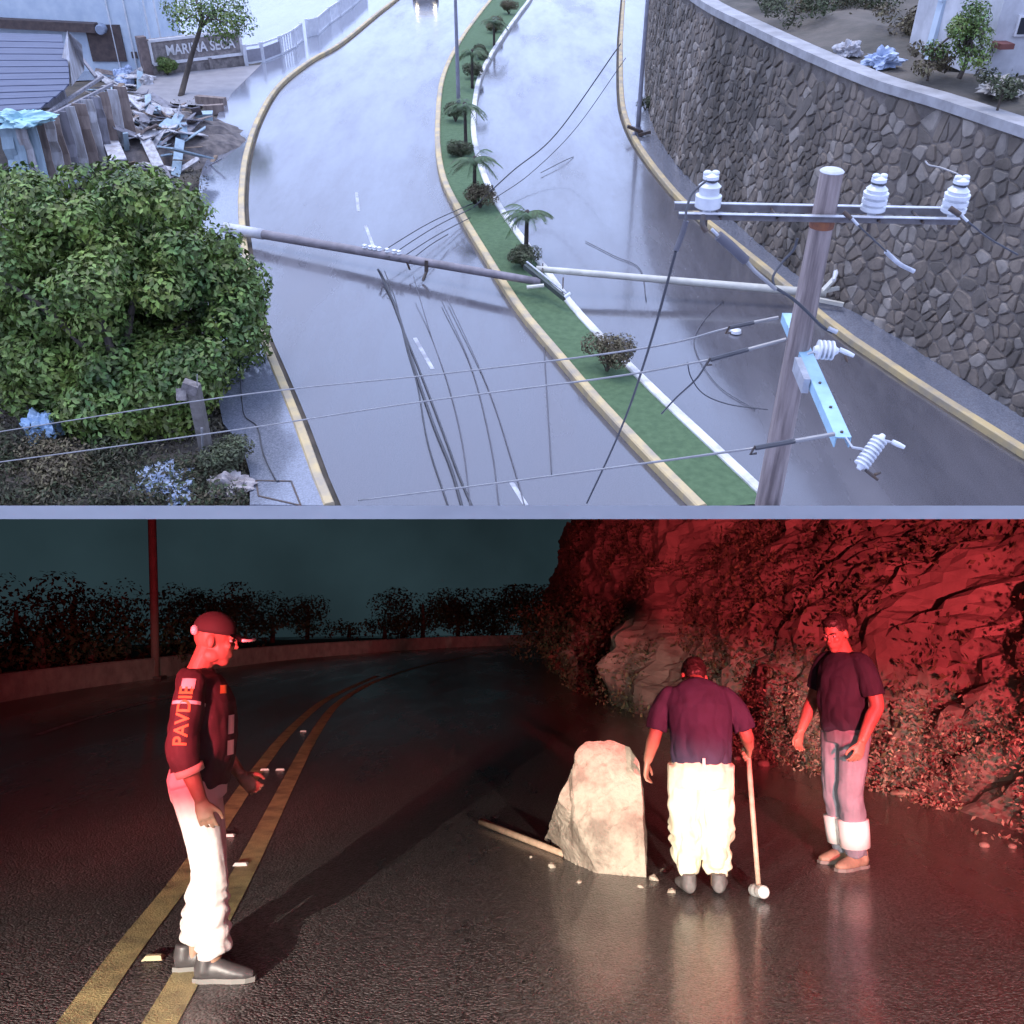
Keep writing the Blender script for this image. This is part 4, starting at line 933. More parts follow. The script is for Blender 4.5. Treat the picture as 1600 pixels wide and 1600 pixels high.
gpt = thing('gate_post', 'slim pale blue post left of the small dark tree above the wall', 'post', day(q_))
build('shaft', MB().bar((0, 0, -.3), (.06, 0, 1.25), .36, .3, (1, 0, 0)), M_wht, gpt); build('cap', MB().box((.06, 0, 1.28), (.42, .36, .06)), M_wht, gpt)
tb = g(1500, 116, WH + .42)
cl = [(Vector((random.gauss(0, .28), random.gauss(0, .3), random.uniform(.35, 1.5))), random.uniform(.18, .34)) for _ in range(18)]
tree(tb, 'small dark green tree in front of the hill house', cl, .6, .06, 2600, .085)
for (px, py, s_, lab) in ((1380, 95, .42, 'pale blue sheet dumped on the slope above the wall'), (1325, 80, .3, 'small white debris heap on the slope edge')):
    crumple('debris_heap', g(px, py, WH + .25), s_, s_ * .7, .25, M_tarp if s_ > .4 else pal[0], lab, 'debris', 70 + int(px), 4, .8)
crumple('rubble_block', g(1562, 138, WH + .35), .4, .4, .25, mat('pale_rubble3', (.42, .4, .38), .9, (.25, .22, .2), 3, 8, bump=.5), 'pale rubble heap below the hill house', 'rubble', 91, 4, .7)
for i, (px, py, w) in enumerate(((1240, 30, 1.6), (1290, 15, 1.8), (1420, 60, 1.3), (1200, 5, 1.4), (1350, 20, 1.5), (1450, 120, .9), (1560, 165, .8))):
    b_ = g(px, py, WH + .3); t = thing('dry_bush', ('dry bush on the slope straight above the dark wall stain', 'dry bush at the top edge of the slope left of the house', 'dry bush just left of the small dark tree', 'leftmost dry bush at the top of the slope', 'dry bush between the top edge and the dumped blue sheet', 'dry bush below the small dark tree near the coping', 'dry bush on the slope edge near the right frame')[i], 'bush', day(b_), 'bushes above the wall')
    cl = [(Vector((random.uniform(-.5, .5) * w, random.uniform(-.5, .5) * w, random.uniform(.1, .6))), w * .25) for _ in range(8)]
    P, Nn = crown_points(cl, 1400 / w); link('foliage', leaf_mesh('foliage', P, Nn, rng.uniform(.6, 1.2, len(P)) * .13, .45), random.choice((M_shrub2, M_weed)), t)
    build('stem', MB().tube([(0, 0, -.1), (0, 0, .4)], .03, 5), M_twig, t)

# ================================================================ DAY: vehicles at the top of the street
def car(b, rz, body, lab, lit=30.0):
    t = thing('car', lab, 'car', day(b, rz))
    M_c = mat('car_paint_' + lab[:5], body, .3, coat=.6); M_ty = mat('tyre_rubber', (.02, .02, .02), .8); M_gl = mat('car_glass', (.02, .025, .03), .08)
    def sect(y, w, z0, z1, wt): return [(-w, y, z0), (w, y, z0), (w, y, z0 + (z1 - z0) * .55), (wt, y, z1), (-wt, y, z1), (-w, y, z0 + (z1 - z0) * .55)]
    S = [sect(-2.05, .75, .35, .72, .68), sect(-1.95, .86, .28, .86, .78), sect(-1.0, .9, .25, .98, .8), sect(1.0, .9, .25, 1.0, .8), sect(1.95, .87, .3, .98, .78), sect(2.05, .78, .4, .8, .7)]
    mb = MB(); mb.v = [p for s in S for p in s]
    mb.f = [(i * 6 + j, i * 6 + (j + 1) % 6, (i + 1) * 6 + (j + 1) % 6, (i + 1) * 6 + j) for i in range(5) for j in range(6)] + [tuple(range(6))[::-1], tuple(30 + j for j in range(6))]
    build('body', mb, M_c, t)
    S = [[(-.78, -.95, .96), (.78, -.95, .96), (.62, -.35, 1.45), (-.62, -.35, 1.45)], [(-.8, 1.75, .97), (.8, 1.75, .97), (.62, 1.15, 1.45), (-.62, 1.15, 1.45)]]
    cab = build('cabin', MB().add(S[0] + S[1], [(0, 1, 2, 3), (7, 6, 5, 4), (3, 2, 6, 7), (0, 3, 7, 4), (1, 5, 6, 2)]), M_c, t)
    build('windscreen', MB().add([(-.72, -.93, 1.0), (.72, -.93, 1.0), (.6, -.4, 1.43), (-.6, -.4, 1.43)], [(0, 1, 2, 3)]), M_gl, cab, T((0, -.012, 0)))
    for sx in (-1, 1):
        build('side_window', MB().add([(sx * .795, -.7, 1.0), (sx * .805, 1.4, 1.0), (sx * .65, 1.05, 1.4), (sx * .65, -.3, 1.4)], [(0, 1, 2, 3)]), M_gl, cab, T((sx * .012, 0, 0)))
        for y in (-1.3, 1.3):
            w_ = build('wheel', MB().lathe([(.2, -.1), (.32, -.1), (.34, -.06), (.34, .06), (.32, .1), (.2, .1)], 18, T((sx * .82, y, .34)) @ Matrix.Rotation(R(90), 4, 'Y')), M_ty, t)
            build('rim', MB().lathe([(.05, -.02), (.19, -.01), (.19, .01), (.05, .02)], 12, T((sx * .93, y, .34)) @ Matrix.Rotation(R(90), 4, 'Y')), M_galv, w_)
        build('headlight', MB().ball((sx * .62, -2.0, .66), (.15, .07, .09), 10, 6), mat('lit_headlight', (.9, .85, .7), .2, emit=(1, .85, .6), estr=lit), t)
    build('bumper', MB().box((0, -2.06, .42), (1.5, .1, .16)), M_ty, t)
    return t
car(g(664, -10, .01), .1, (.55, .56, .6), 'silver car coming down the far left carriageway with headlights lit', 30)
car(g(850, -40, .01), -.12, (.6, .6, .6), 'white car on the far right carriageway with headlights lit', 30)
# ================================================================ NIGHT: road, lines, banks, sky
M_nroad = wet_road('night_asphalt', (0.115, 0.10, 0.098), (0.06, 0.053, 0.055), 0.22, 0.42, 0.6, 60, 0.5, 1.45, 0.75, 0.25, 0.16, 70)
mb = MB(); nx, ny = 40, 60
vs = [Vector((-41 + 82 * i / nx, -4 + 80 * (j / ny) ** 1.4, 0)) for j in range(ny + 1) for i in range(nx + 1)]
mb.add(vs, [(j * (nx + 1) + i, j * (nx + 1) + i + 1, (j + 1) * (nx + 1) + i + 1, (j + 1) * (nx + 1) + i) for j in range(ny) for i in range(nx)])
build('night_road', mb, M_nroad, kind='structure')
def nline(pts, h=0.0, k=60): return resample(spline([n(x, y, h) for x, y in pts], 8), k)
M_nyel = mat('road_yellow', (0.50, 0.45, 0.22), 0.5, (0.19, 0.17, 0.10), 5, 9, bump=.5, bscale=90, contrast=(.3, .6))
LR = [(215, 1660), (262, 1580), (330, 1455), (390, 1345), (455, 1215), (490, 1150), (522, 1105), (560, 1078), (605, 1058), (680, 1036), (800, 1013)]
LL = [(75, 1660), (130, 1580), (210, 1470), (290, 1368), (350, 1280), (402, 1205), (450, 1145), (500, 1100), (540, 1078), (590, 1056)]
for pts in (LR, LL):
    P = nline(pts); build('centre_line', ribbon(offset(P, .075), offset(P, -.075), .004), M_nyel, kind='structure')
P = nline([(60, 1148), (110, 1131), (175, 1112), (245, 1094), (330, 1078)]); build('edge_line', ribbon(offset(P, .05), offset(P, -.05), .004), M_line, kind='structure')
M_ref = mat('reflector_plastic', (0.85, 0.72, 0.45), 0.15, coat=1.0); M_refw = mat('reflector_white', (0.9, 0.88, 0.85), 0.15, coat=1.0)
for px, py, m_, lab in ((240, 1497, M_ref, 'amber road reflector between the yellow lines at the shoe heel'), (357, 1306, M_refw, 'white road reflector in front of the knees of the capped person'), (376, 1351, M_refw, 'road reflector on the right yellow line beyond the shadow'),
                        (438, 1203, M_refw, 'right road reflector of the middle pair'), (414, 1203, M_refw, 'left road reflector of the middle pair'), (474, 1143, M_refw, 'farthest road reflector up the yellow line')):
    t = thing('road_reflector', lab, 'road reflector', night(n(px, py, .004), .1), 'reflectors on the centre line')
    build('body', MB().add([(-.05, -.04, 0), (.05, -.04, 0), (.05, .04, 0), (-.05, .04, 0), (-.036, -.014, .016), (.036, -.014, .016), (.036, .014, .016), (-.036, .014, .016)], [(0, 1, 5, 4), (1, 2, 6, 5), (2, 3, 7, 6), (3, 0, 4, 7), (4, 5, 6, 7), (3, 2, 1, 0)]), m_, t)
# night sky, closed round the far end of the road
mb = MB(); A = []
for i in range(41):
    an = R(-78 + 156 * i / 40); A.append((math.sin(an) * 41, 8 + math.cos(an) * 66))
mb.v = [(x, y, z) for x, y in A for z in (-.2, 9.6)]
mb.f = [(2 * i, 2 * i + 1, 2 * i + 3, 2 * i + 2) for i in range(40)]
M_ns = mat('night_sky_glow', (0, 0, 0), 1.0, (0, 0, 0), emit=(0.32, 0.62, 0.74), estr=0.03)
_t = M_ns.node_tree; _c = _t.nodes.new('ShaderNodeTexCoord'); _n = _t.nodes.new('ShaderNodeTexNoise'); _n.inputs['Scale'].default_value = .05; _n.inputs['Detail'].default_value = 6
_r = _t.nodes.new('ShaderNodeMapRange'); _r.inputs[1].default_value = .3; _r.inputs[2].default_value = .7; _r.inputs[3].default_value = .014; _r.inputs[4].default_value = .042   # low night cloud
_t.links.new(_c.outputs['Object'], _n.inputs['Vector']); _t.links.new(_n.outputs['Fac'], _r.inputs[0]); _t.links.new(_r.outputs[0], _t.nodes['Principled BSDF'].inputs['Emission Strength'])
build('sky', mb, M_ns, kind='structure')
# far dark tree line
M_fl = mat('night_leaf', (0.05, 0.065, 0.03), 0.75, (0.03, 0.04, 0.02), 1.5, island=.4)
def ntree(px, py, w, h, lab, per=150, leaf=.24, grp='far trees along the night road'):
    b = n(px, py); t = thing('tree', lab, 'tree', night(b), grp)
    h = min(h, roof_z(b.y) - .15)
    cl = [(Vector((random.gauss(0, .34) * w, random.gauss(0, .25) * w, h * random.uniform(.15, .85))), min(w * random.uniform(.2, .34), h * .3)) for _ in range(20)]
    P, Nn = crown_points(cl, per); P[:, 2] = np.minimum(P[:, 2], h)
    link('crown', leaf_mesh('crown', P, Nn, rng.uniform(.6, 1.2, len(P)) * leaf, .5), M_fl, t)
    build('trunk', MB().tube([(0, 0, -.1), (.05, 0, h * .4), (0, 0, h * .7)], [.16, .12, .06], 7), M_bark, t)
pos = ['first', 'second', 'third', 'fourth', 'fifth', 'sixth', 'seventh', 'eighth', 'ninth', 'tenth', 'eleventh']
for i, px in enumerate((300, 365, 425, 480, 545, 600, 660, 715, 770, 820, 870)):
    ntree(px, 999 + random.uniform(-4, 3) + (6 if i < 3 else 0), random.uniform(4.5, 7.0), random.choice((1.3, 1.6, 2.0, 2.6, 3.3)) + (.8 if i < 2 or i > 8 else 0), f'far dark tree, {pos[i]} from the leaning post along the tree line')
for px, py, w, h, lab in ((868, 1030, 2.6, 3.0, 'scrubby tree at the far end of the rocky bank'), (905, 1052, 2.2, 2.6, 'scrubby tree on the bank foot before the far end'), (955, 1085, 1.8, 2.2, 'scrubby bush on the bank foot behind the boulder')):
    ntree(px, py, w, h, lab, 260, .14, 'scrub at the bank foot')
# low concrete parapet on the left
M_par = mat('parapet_concrete', (0.42, 0.38, 0.36), 0.85, (0.26, 0.23, 0.22), 2.5, 8, bump=.5)
P = nline([(-160, 1128), (-60, 1108), (20, 1092), (140, 1073), (250, 1058), (345, 1043), (500, 1026), (700, 1012), (860, 1006)], k=50)
build('parapet', sweep(P, [(-.15, -.05), (.15, -.05), (.13, .5), (.1, .54), (-.1, .54), (-.13, .5)]), M_par, label='low concrete parapet along the left road edge at night', cat='parapet')
build('verge', ribbon(offset(P, .3), offset(P, 16), .05), M_dirt, kind='structure')
b = n(243, 1060); hp = roof_z(b.y) - .02
t = thing('road_post', 'reddish metal post rising behind the parapet on the left', 'post', night(b))
build('shaft', MB().tube([(0, 0, 0), (-.12, 0, hp * .5), (-.26, 0, hp)], .11, 12), mat('rusty_post', (.22, .15, .14), .6), t, smooth=True)
build('base_plate', MB().box((0, 0, .03), (.45, .45, .06)), M_dark, t)
for i, (px, py, w, h, lab) in enumerate(((-30, 1075, 3.2, 1.3, 'leafy roadside shrub behind the parapet at the left frame edge'), (60, 1068, 3.0, 1.6, 'tall leafy shrub behind the parapet left of the post'), (140, 1060, 3.0, 1.5, 'spreading shrub between the tall shrub and the post'), (195, 1050, 3.2, 1.9, 'dim tree close behind the red post'), (320, 1035, 3.0, 1.6, 'dim shrub right of the post behind the parapet'), (20, 1048, 4, 2.6, 'dim tree rising behind the leafy shrubs'), (110, 1040, 4, 3.0, 'tallest dim tree on the left bank'))):
    ntree(px, py, w, h, lab, 130, .2, 'plants on the left bank')
# right bank: steep rocky slope with leaves, closed against the divider above
BASE = [(838, 1012), (850, 1022), (868, 1045), (915, 1080), (1000, 1118), (1120, 1160), (1260, 1200), (1400, 1238), (1580, 1300), (1760, 1372), (2300, 1560)]
bs = resample(spline([n(x, y) for x, y in BASE], 8), 260)
mb = MB(); K = 70; BV = []
for i, p in enumerate(bs):
    tdir = bs[min(i + 1, 259)] - bs[max(i - 1, 0)]; tdir.normalize(); nr = Vector((-tdir.y, tdir.x, 0))
    if nr.x < 0: nr = -nr
    for j in range(K):
        s = j / (K - 1) * 7.5
        q = p + nr * (s * (.50 if p.y < 12 else max(.22, .5 - (p.y - 12) * .03))) + Vector((0, 0, s * .80 - .05))
        amp = min(1, s * 1.6)
        rk_ = 1.1 * noise.noise(q * .42) + .55 * abs(noise.noise(q * 1.05 + Vector((9, 2, 1)))) + .38 * noise.noise(q * 2.4) + .2 * noise.noise(q * 6.0)
        q = q + (nr * .85 + Vector((0, 0, -.4))) * (-rk_ * .62 * amp)
        lim = roof_z(max(q.y, .5)) + .01
        if q.z > lim: q = q + nr * (q.z - lim) * .6; q.z = lim
        BV.append(q); mb.v.append(tuple(q))
mb.f = [(i * K + j, i * K + j + 1, (i + 1) * K + j + 1, (i + 1) * K + j) for i in range(259) for j in range(K - 1)]
M_rockb = mat('rock_bank', (0.30, 0.24, 0.20), 0.9, (0.13, 0.10, 0.085), 1.3, 9, bump=1.0, bscale=6, contrast=(.3, .65))
build('rocky_bank', mb, M_rockb, smooth=False, kind='structure')
bvn = np.array([tuple(q) for q in BV]); rz = np.array([roof_z(max(y, .5)) for y in bvn[:, 1]])
def bank_leaves(name, k, sel, leaf, m, lab, lift=.08):
    idx = np.nonzero(sel)[0]; idx = rng.choice(idx, k)
    P = bvn[idx] + rng.normal(size=(k, 3)) * np.array([[.12, .12, .12]]) + np.array([[-.05, 0, lift]])
    dens = np.array([noise.noise(Vector(p) * .8) for p in P]); P = P[dens > -.12]
    lim = np.array([roof_z(max(y, .5)) - .03 for y in P[:, 1]]); P = P[P[:, 2] < lim]; P[:, 2] = np.maximum(P[:, 2], .02)
    link(name, leaf_mesh(name, P, rng.normal(size=P.shape) + np.array([[-.6, -.6, .3]]), rng.uniform(.5, 1.3, len(P)) * leaf, .45), m, kind='stuff', label=lab)
M_bl = mat('bank_leaf', (0.12, 0.115, 0.06), 0.7, (0.06, 0.06, 0.03), 1.2, island=.5)
M_bl2 = mat('bank_litter', (0.34, 0.27, 0.20), 0.8, (0.16, 0.12, 0.09), 2, island=.5)
bank_leaves('bank_foliage', 26000, (bvn[:, 1] > 9.5) & (bvn[:, 1] < 32) & (bvn[:, 2] < rz - .05), .085, M_bl, 'leafy scrub on the far part of the rocky bank')
bank_leaves('bank_foliage', 4000, (bvn[:, 1] > 2) & (bvn[:, 1] < 9) & (bvn[:, 2] < rz - .05), .055, M_bl, 'thin scrub on the near part of the rocky bank')
bank_leaves('leaf_litter', 16000, (bvn[:, 2] < .75) & (bvn[:, 1] < 13), .05, M_bl2, 'pale leaf litter along the foot of the rocky bank', .03)
for i in range(7):                                         # stones at the foot of the bank
    q = random.choice([v for v in BV if v.z < .12 and 4 < v.y < 12]) ; r_ = random.uniform(.03, .075)
    bm = bmesh.new(); bmesh.ops.create_icosphere(bm, subdivisions=2, radius=r_)
    for v in bm.verts: v.co *= 1 + .5 * noise.noise(v.co * 9 + Vector((i, 0, 0))); v.co.z *= .7
    me = bpy.data.meshes.new('stone'); bm.to_mesh(me); bm.free()
    link('loose_stone', me, M_rockb, M=night((q.x - random.uniform(.1, .6), q.y - random.uniform(0, .3), r_ * .4)), label='small loose stone at the foot of the rocky bank', cat='stone', group='loose stones by the bank')
# pale kerb stone seen at the bank foot
build('flat_stone', MB().ball((0, 0, .02), (.17, .09, .045), 12, 8), M_bl2, M=night(n(1418, 1243)), smooth=True, label='flat pale stone on the road edge right of the far person', cat='stone')

# ================================================================ NIGHT: the fallen boulder and tools
M_rock = mat('pale_boulder', (0.46, 0.375, 0.30), 0.85, (0.25, 0.19, 0.15), 4.5, 10, bump=1.0, bscale=22, contrast=(.38, .56))
rb = n(935, 1372); S_ = F / (rb.y * _cp)
prof = [(0.00, -.33, .33), (.06, -.37, .335), (.18, -.36, .325), (.34, -.31, .31), (.5, -.26, .30), (.62, -.225, .29), (.74, -.19, .275), (.82, -.165, .24), (.87, -.12, .18), (.885, -.05, .10)]
bm = bmesh.new(); rs = random.Random(5); o_ = Vector((rb.x + .01, rb.y + .12, 0))
def at_y(px, py, y): d = nray(px, py); t_ = (rb.y + y) / d.y; return Vector((0, 0, CAMH)) + d * t_
pts = [n(850, 1313), n(880, 1340), n(932, 1364), n(1011, 1371), n(1012, 1371) + Vector((.03, .32, 0)), n(856, 1313) + Vector((.12, .22, 0)),
       at_y(872, 1250, .22), at_y(892, 1190, .2), at_y(897, 1176, .2), at_y(916, 1160, .2), at_y(958, 1156, .19), at_y(984, 1167, .16), at_y(1000, 1192, .13),
       at_y(1005, 1290, .04), at_y(934, 1300, .05), at_y(948, 1210, .12), at_y(900, 1290, .12), at_y(992, 1185, .42), at_y(930, 1162, .42), at_y(1010, 1300, .36), at_y(878, 1265, .40)]
for p in pts: bm.verts.new(p - o_)
res = bmesh.ops.convex_hull(bm, input=bm.verts)
bmesh.ops.delete(bm, geom=[g_ for g_ in res['geom_interior'] if isinstance(g_, bmesh.types.BMVert)], context='VERTS')
bmesh.ops.dissolve_limit(bm, angle_limit=R(4), verts=bm.verts, edges=bm.edges)
bmesh.ops.triangulate(bm, faces=bm.faces)
for _ in range(4): bmesh.ops.subdivide_edges(bm, edges=[e_ for e_ in bm.edges if e_.calc_length() > .045], cuts=1, use_grid_fill=True); bmesh.ops.triangulate(bm, faces=bm.faces)
bm.normal_update()
mv = [(v, v.normal.copy()) for v in bm.verts]
for v, nn in mv:
    q = v.co; crack = max(0, .05 - abs(q.x + .16 + .12 * (.9 - q.z) + .05 * noise.noise(q * 4))) * .55 + max(0, .03 - abs(noise.noise(q * 2.6 + Vector((1.3, .2, .7))))) * .4
    step = .007 * round(1.6 * noise.noise(q * 2.6 + Vector((5, 0, 2))))
    v.co = q + nn * (.008 * noise.noise(q * 5) + .004 * noise.noise(q * 16) + .002 * noise.noise(q * 45) + step - crack)
    if v.co.z < .02: v.co.z = -.008
me = bpy.data.meshes.new('boulder'); bm.to_mesh(me); bm.free()
bo = link('boulder', me, M_rock, M=night(o_), label='pale fallen boulder standing on the wet road', cat='boulder')
for i, (px, py, r_) in enumerate(((1022, 1372, .035), (1000, 1384, .022), (862, 1352, .03), (1036, 1360, .02), (905, 1378, .018), (1050, 1392, .026), (830, 1338, .016))):
    bm = bmesh.new(); bmesh.ops.create_icosphere(bm, subdivisions=1, radius=r_)
    for v in bm.verts: v.co = v.co * (1 + .6 * noise.noise(v.co * 40 + Vector((i * 3, 0, 0)))); v.co.z *= .7
    me = bpy.data.meshes.new('rock_chip'); bm.to_mesh(me); bm.free()
    link('rock_chip', me, M_rock, M=night(n(px, py, r_ * .4)), label='small rock chip lying round the foot of the boulder', cat='stone', group='rock chips round the boulder')
s0, s1 = n(752, 1284, .03), n(902, 1343, .022)
t = thing('digging_bar', 'pale long bar lying on the road with its end under the boulder', 'bar', night(s0))
build('shaft', MB().tube([(0, 0, 0), (s1 - s0) * .5, s1 - s0], [.030, .026, .02], 10), mat('worn_ash_handle', (.62, .42, .3), .5, (.45, .3, .2), 20, stretch=(1, 1, 1)), t, smooth=True)
build('tip', MB().tube([(s1 - s0) * .93, (s1 - s0) * 1.06], [.024, .012], 8), M_dark, t)

# added, out of view: plates that cut the headlight beams off at waist height
for x, tx in ((-2.35, -1.1), (1.55, .95)):
    an = -math.atan2(tx - x, 6.15)
    build('added_beam_plate', MB().box((0, .17, .019), (.8, .46, .01)).box((0, -.08, -.02), (.8, .02, .2)), M_dark, M=night((x, .35, .62), an), kind='structure')
# ================================================================ people
def remesh(mb, voxel, smooth=4, fold=0.0, fscale=(6, 6, 3), seed=0, zr=None, fn=None):
    me = bpy.data.meshes.new('tmp'); me.from_pydata(mb.v, [], mb.f); me.update()
    bm = bmesh.new(); bm.from_mesh(me); bmesh.ops.recalc_face_normals(bm, faces=bm.faces); bm.to_mesh(me); bm.free()
    o = bpy.data.objects.new('tmp', me)
    r = o.modifiers.new('r', 'REMESH'); r.mode = 'VOXEL'; r.voxel_size = voxel; r.use_smooth_shade = True
    if smooth: s = o.modifiers.new('s', 'SMOOTH'); s.factor = .5; s.iterations = smooth
    out = evaluated(o); bpy.data.meshes.remove(me)
    if fold:
        k = len(out.vertices); co = np.empty(3 * k, np.float32); no = np.empty(3 * k, np.float32)
        out.vertices.foreach_get('co', co); out.vertices.foreach_get('normal', no); co = co.reshape(k, 3); no = no.reshape(k, 3)
        for i in range(k):
            x, y, z = (float(q_) for q_ in co[i]); q = Vector((x * fscale[0] + seed, y * fscale[1], z * fscale[2]))
            w = 1.0 if zr is None else min(1, max(.15, (zr[1] - z) / (zr[1] - zr[0])))
            d_ = fold * w * (abs(noise.noise(q) + .5 * noise.noise(q * 2.1 + Vector((3, 3, 3)))) * 2 - .5)
            if fn: d_ += fn(Vector((x, y, z)))
            co[i] += no[i] * d_
        out.vertices.foreach_set('co', co.ravel()); out.update()
    for p in out.polygons: p.use_smooth = True
    return out
def limb(mb, pts, rad, seg=14, flat=None): return mb.tube(spline(pts, 5), [tuple(np.interp(t, np.linspace(0, 1, len(rad)), [q[i] if isinstance(q, tuple) else q for q in rad]) for i in (0, 1)) for t in np.linspace(0, 1, 5 * (len(pts) - 1) + 1)], seg, flat=flat)
def hand(mb, wrist, dirv, palmn, side, curl=.5, grip=0.0):
    """palm plus five unequal fingers; dirv along the hand, palmn out of the palm, side = thumb side direction"""
    d, nn, sd = Vector(dirv).normalized(), Vector(palmn).normalized(), Vector(side).normalized(); w = Vector(wrist)
    limb(mb, [w - d * .02, w + d * .04, w + d * .09], [(.026, .02), (.040, .018), (.041, .015)], 12, sd)
    for i, (off, ln) in enumerate(((.031, .072), (.0105, .082), (-.0105, .076), (-.031, .06))):
        p = w + d * .085 + sd * off; c = curl + grip * 1.2 + .08 * i; pts = [p]; a = .15
        for k_, f_ in enumerate((.45, .32, .26)):
            a += c * (.55 if k_ == 0 else .8); pts.append(pts[-1] + (d * math.cos(a) + nn * math.sin(a)) * ln * f_ + sd * off * .08)
        limb(mb, pts, [.0092, .0088, .0082, .0068], 8)
    p = w + d * .03 + sd * .03
    limb(mb, [p, p + d * .035 + sd * .028 + nn * .012, p + d * .062 + sd * (.036 - .03 * grip) + nn * (.022 + .025 * grip), p + d * .084 + sd * (.034 - .05 * grip) + nn * (.03 + .02 * grip)], [.014, .0115, .010, .0075], 8)
def head_geo(mb, M, hat=False):
    """head in its own frame: +Y face, Z up, origin at the jaw-skull centre"""
    def P(x, y, z): return M @ Vector((x, y, z))
    R3 = M.to_3x3()
    mb.ball(P(0, -.012, .035), (.075, .096, .098), 18, 14, R3)
    mb.ball(P(0, .03, -.03), (.060, .066, .078), 16, 12, R3)
    mb.ball(P(0, .055, -.085), (.034, .034, .028), 12, 8, R3)          # chin
    for s in (-1, 1):
        mb.ball(P(s * .045, .0, -.065), (.024, .045, .035), 10, 8, R3)  # jaw
        mb.ball(P(s * .036, .072, -.008), (.022, .02, .02), 10, 8, R3)  # cheek
        mb.ball(P(s * .079, -.008, .0), (.011, .02, .033), 10, 8, R3)   # ear
        mb.ball(P(s * .028, .084, .034), (.024, .011, .009), 10, 6, R3) # brow
    mb.ball(P(0, .098, .008), (.011, .014, .026), 10, 8, R3); mb.ball(P(0, .108, -.010), (.016, .015, .012), 10, 8, R3)   # nose
    mb.ball(P(0, .088, -.048), (.024, .012, .007), 10, 6, R3); mb.ball(P(0, .086, -.060), (.021, .012, .007), 10, 6, R3)  # lips
def finish_head(t, M, hair_m, short=True, cap=None):
    R3 = M.to_3x3()
    for s in (-1, 1):
        e = build('eye', MB().ball(M @ Vector((s * .029, .081, .018)), (.0125, .009, .008), 10, 8, R3), mat('eye_white', (.6, .57, .55), .2), t, smooth=True)
        build('pupil', MB().ball(M @ Vector((s * .029, .0885, .018)), (.0055, .003, .0055), 8, 6, R3), mat('pupil_dark', (.02, .012, .01), .2), e, smooth=True)
        build('eyebrow', MB().tube([M @ Vector((s * .012, .0955, .038)), M @ Vector((s * .03, .094, .043)), M @ Vector((s * .048, .083, .038))], [.0045, .005, .003], 6), hair_m, t, smooth=True)
    if cap is None:
        mb = MB(); mb.ball(M @ Vector((0, -.022, .052)), (.081, .098, .094), 18, 14, R3)
        mb.ball(M @ Vector((0, -.055, .0)), (.070, .062, .075), 14, 10, R3); mb.ball(M @ Vector((0, .035, .105)), (.06, .045, .032), 12, 8, R3)
        me = remesh(mb, .007, 2, .006, (60, 60, 60)); link('hair', me, hair_m, t)
M_skin = mat('skin', (.37, .215, .15), .5, (.30, .165, .11), 14, 5, bump=.08, bscale=160)
M_hair = mat('black_hair', (.018, .014, .013), .55, (.03, .022, .02), 60)
def shoe(t, heel, toe, m, w=.047, sole=True):
    h, e = Vector(heel), Vector(toe); d = (e - h).normalized(); L_ = (e - h).length; mb = MB()
    pts = [h + d * (L_ * f_) + Vector((0, 0, z)) for f_, z in ((0.0, .05), (.12, .055), (.35, .058), (.6, .045), (.85, .034), (1.0, .03))]
    s = d.cross(Vector((0, 0, 1)))
    mb.tube(pts, [(.028, .036), (w * .84, .05), (w * .85, .056), (w, .043), (w * .95, .032), (w * .5, .018)], 14, flat=s)
    mb.tube([h + d * (L_ * .16) + Vector((0, 0, .05)), h + d * (L_ * .17) + Vector((0, 0, .125))], [.046, .044], 12)
    o = link('shoe', remesh(mb, .008, 3), m, t)
    if sole:
        mbs = MB(); k = 10; P1 = []
        for f_, ww in ((-.02, .025), (.1, .040), (.35, .036), (.65, w * 1.03), (.88, w * .95), (1.03, .02)): P1.append((h + d * (L_ * f_), ww))
        vs = [p + s * ww + Vector((0, 0, z)) for p, ww in P1 for z in (.001, .024)] + [p - s * ww + Vector((0, 0, z)) for p, ww in P1 for z in (.001, .024)]
        q = len(P1) * 2; fs = []
        for i in range(len(P1) - 1):
            a = 2 * i; fs += [(a, a + 2, a + 3, a + 1), (q + a, q + a + 1, q + a + 3, q + a + 2), (a + 1, a + 3, q + a + 3, q + a + 1), (a, q + a, q + a + 2, a + 2)]
        fs += [(0, 1, q + 1, q), (q - 2, 2 * q - 2, 2 * q - 1, q - 1)]
        mbs.add(vs, fs); build('sole', mbs, mat('shoe_sole', (.2, .19, .18), .7), o)
    return o
# Local frames: +X person's right, +Y forward, Z up. All lengths for a 1.72 m body.

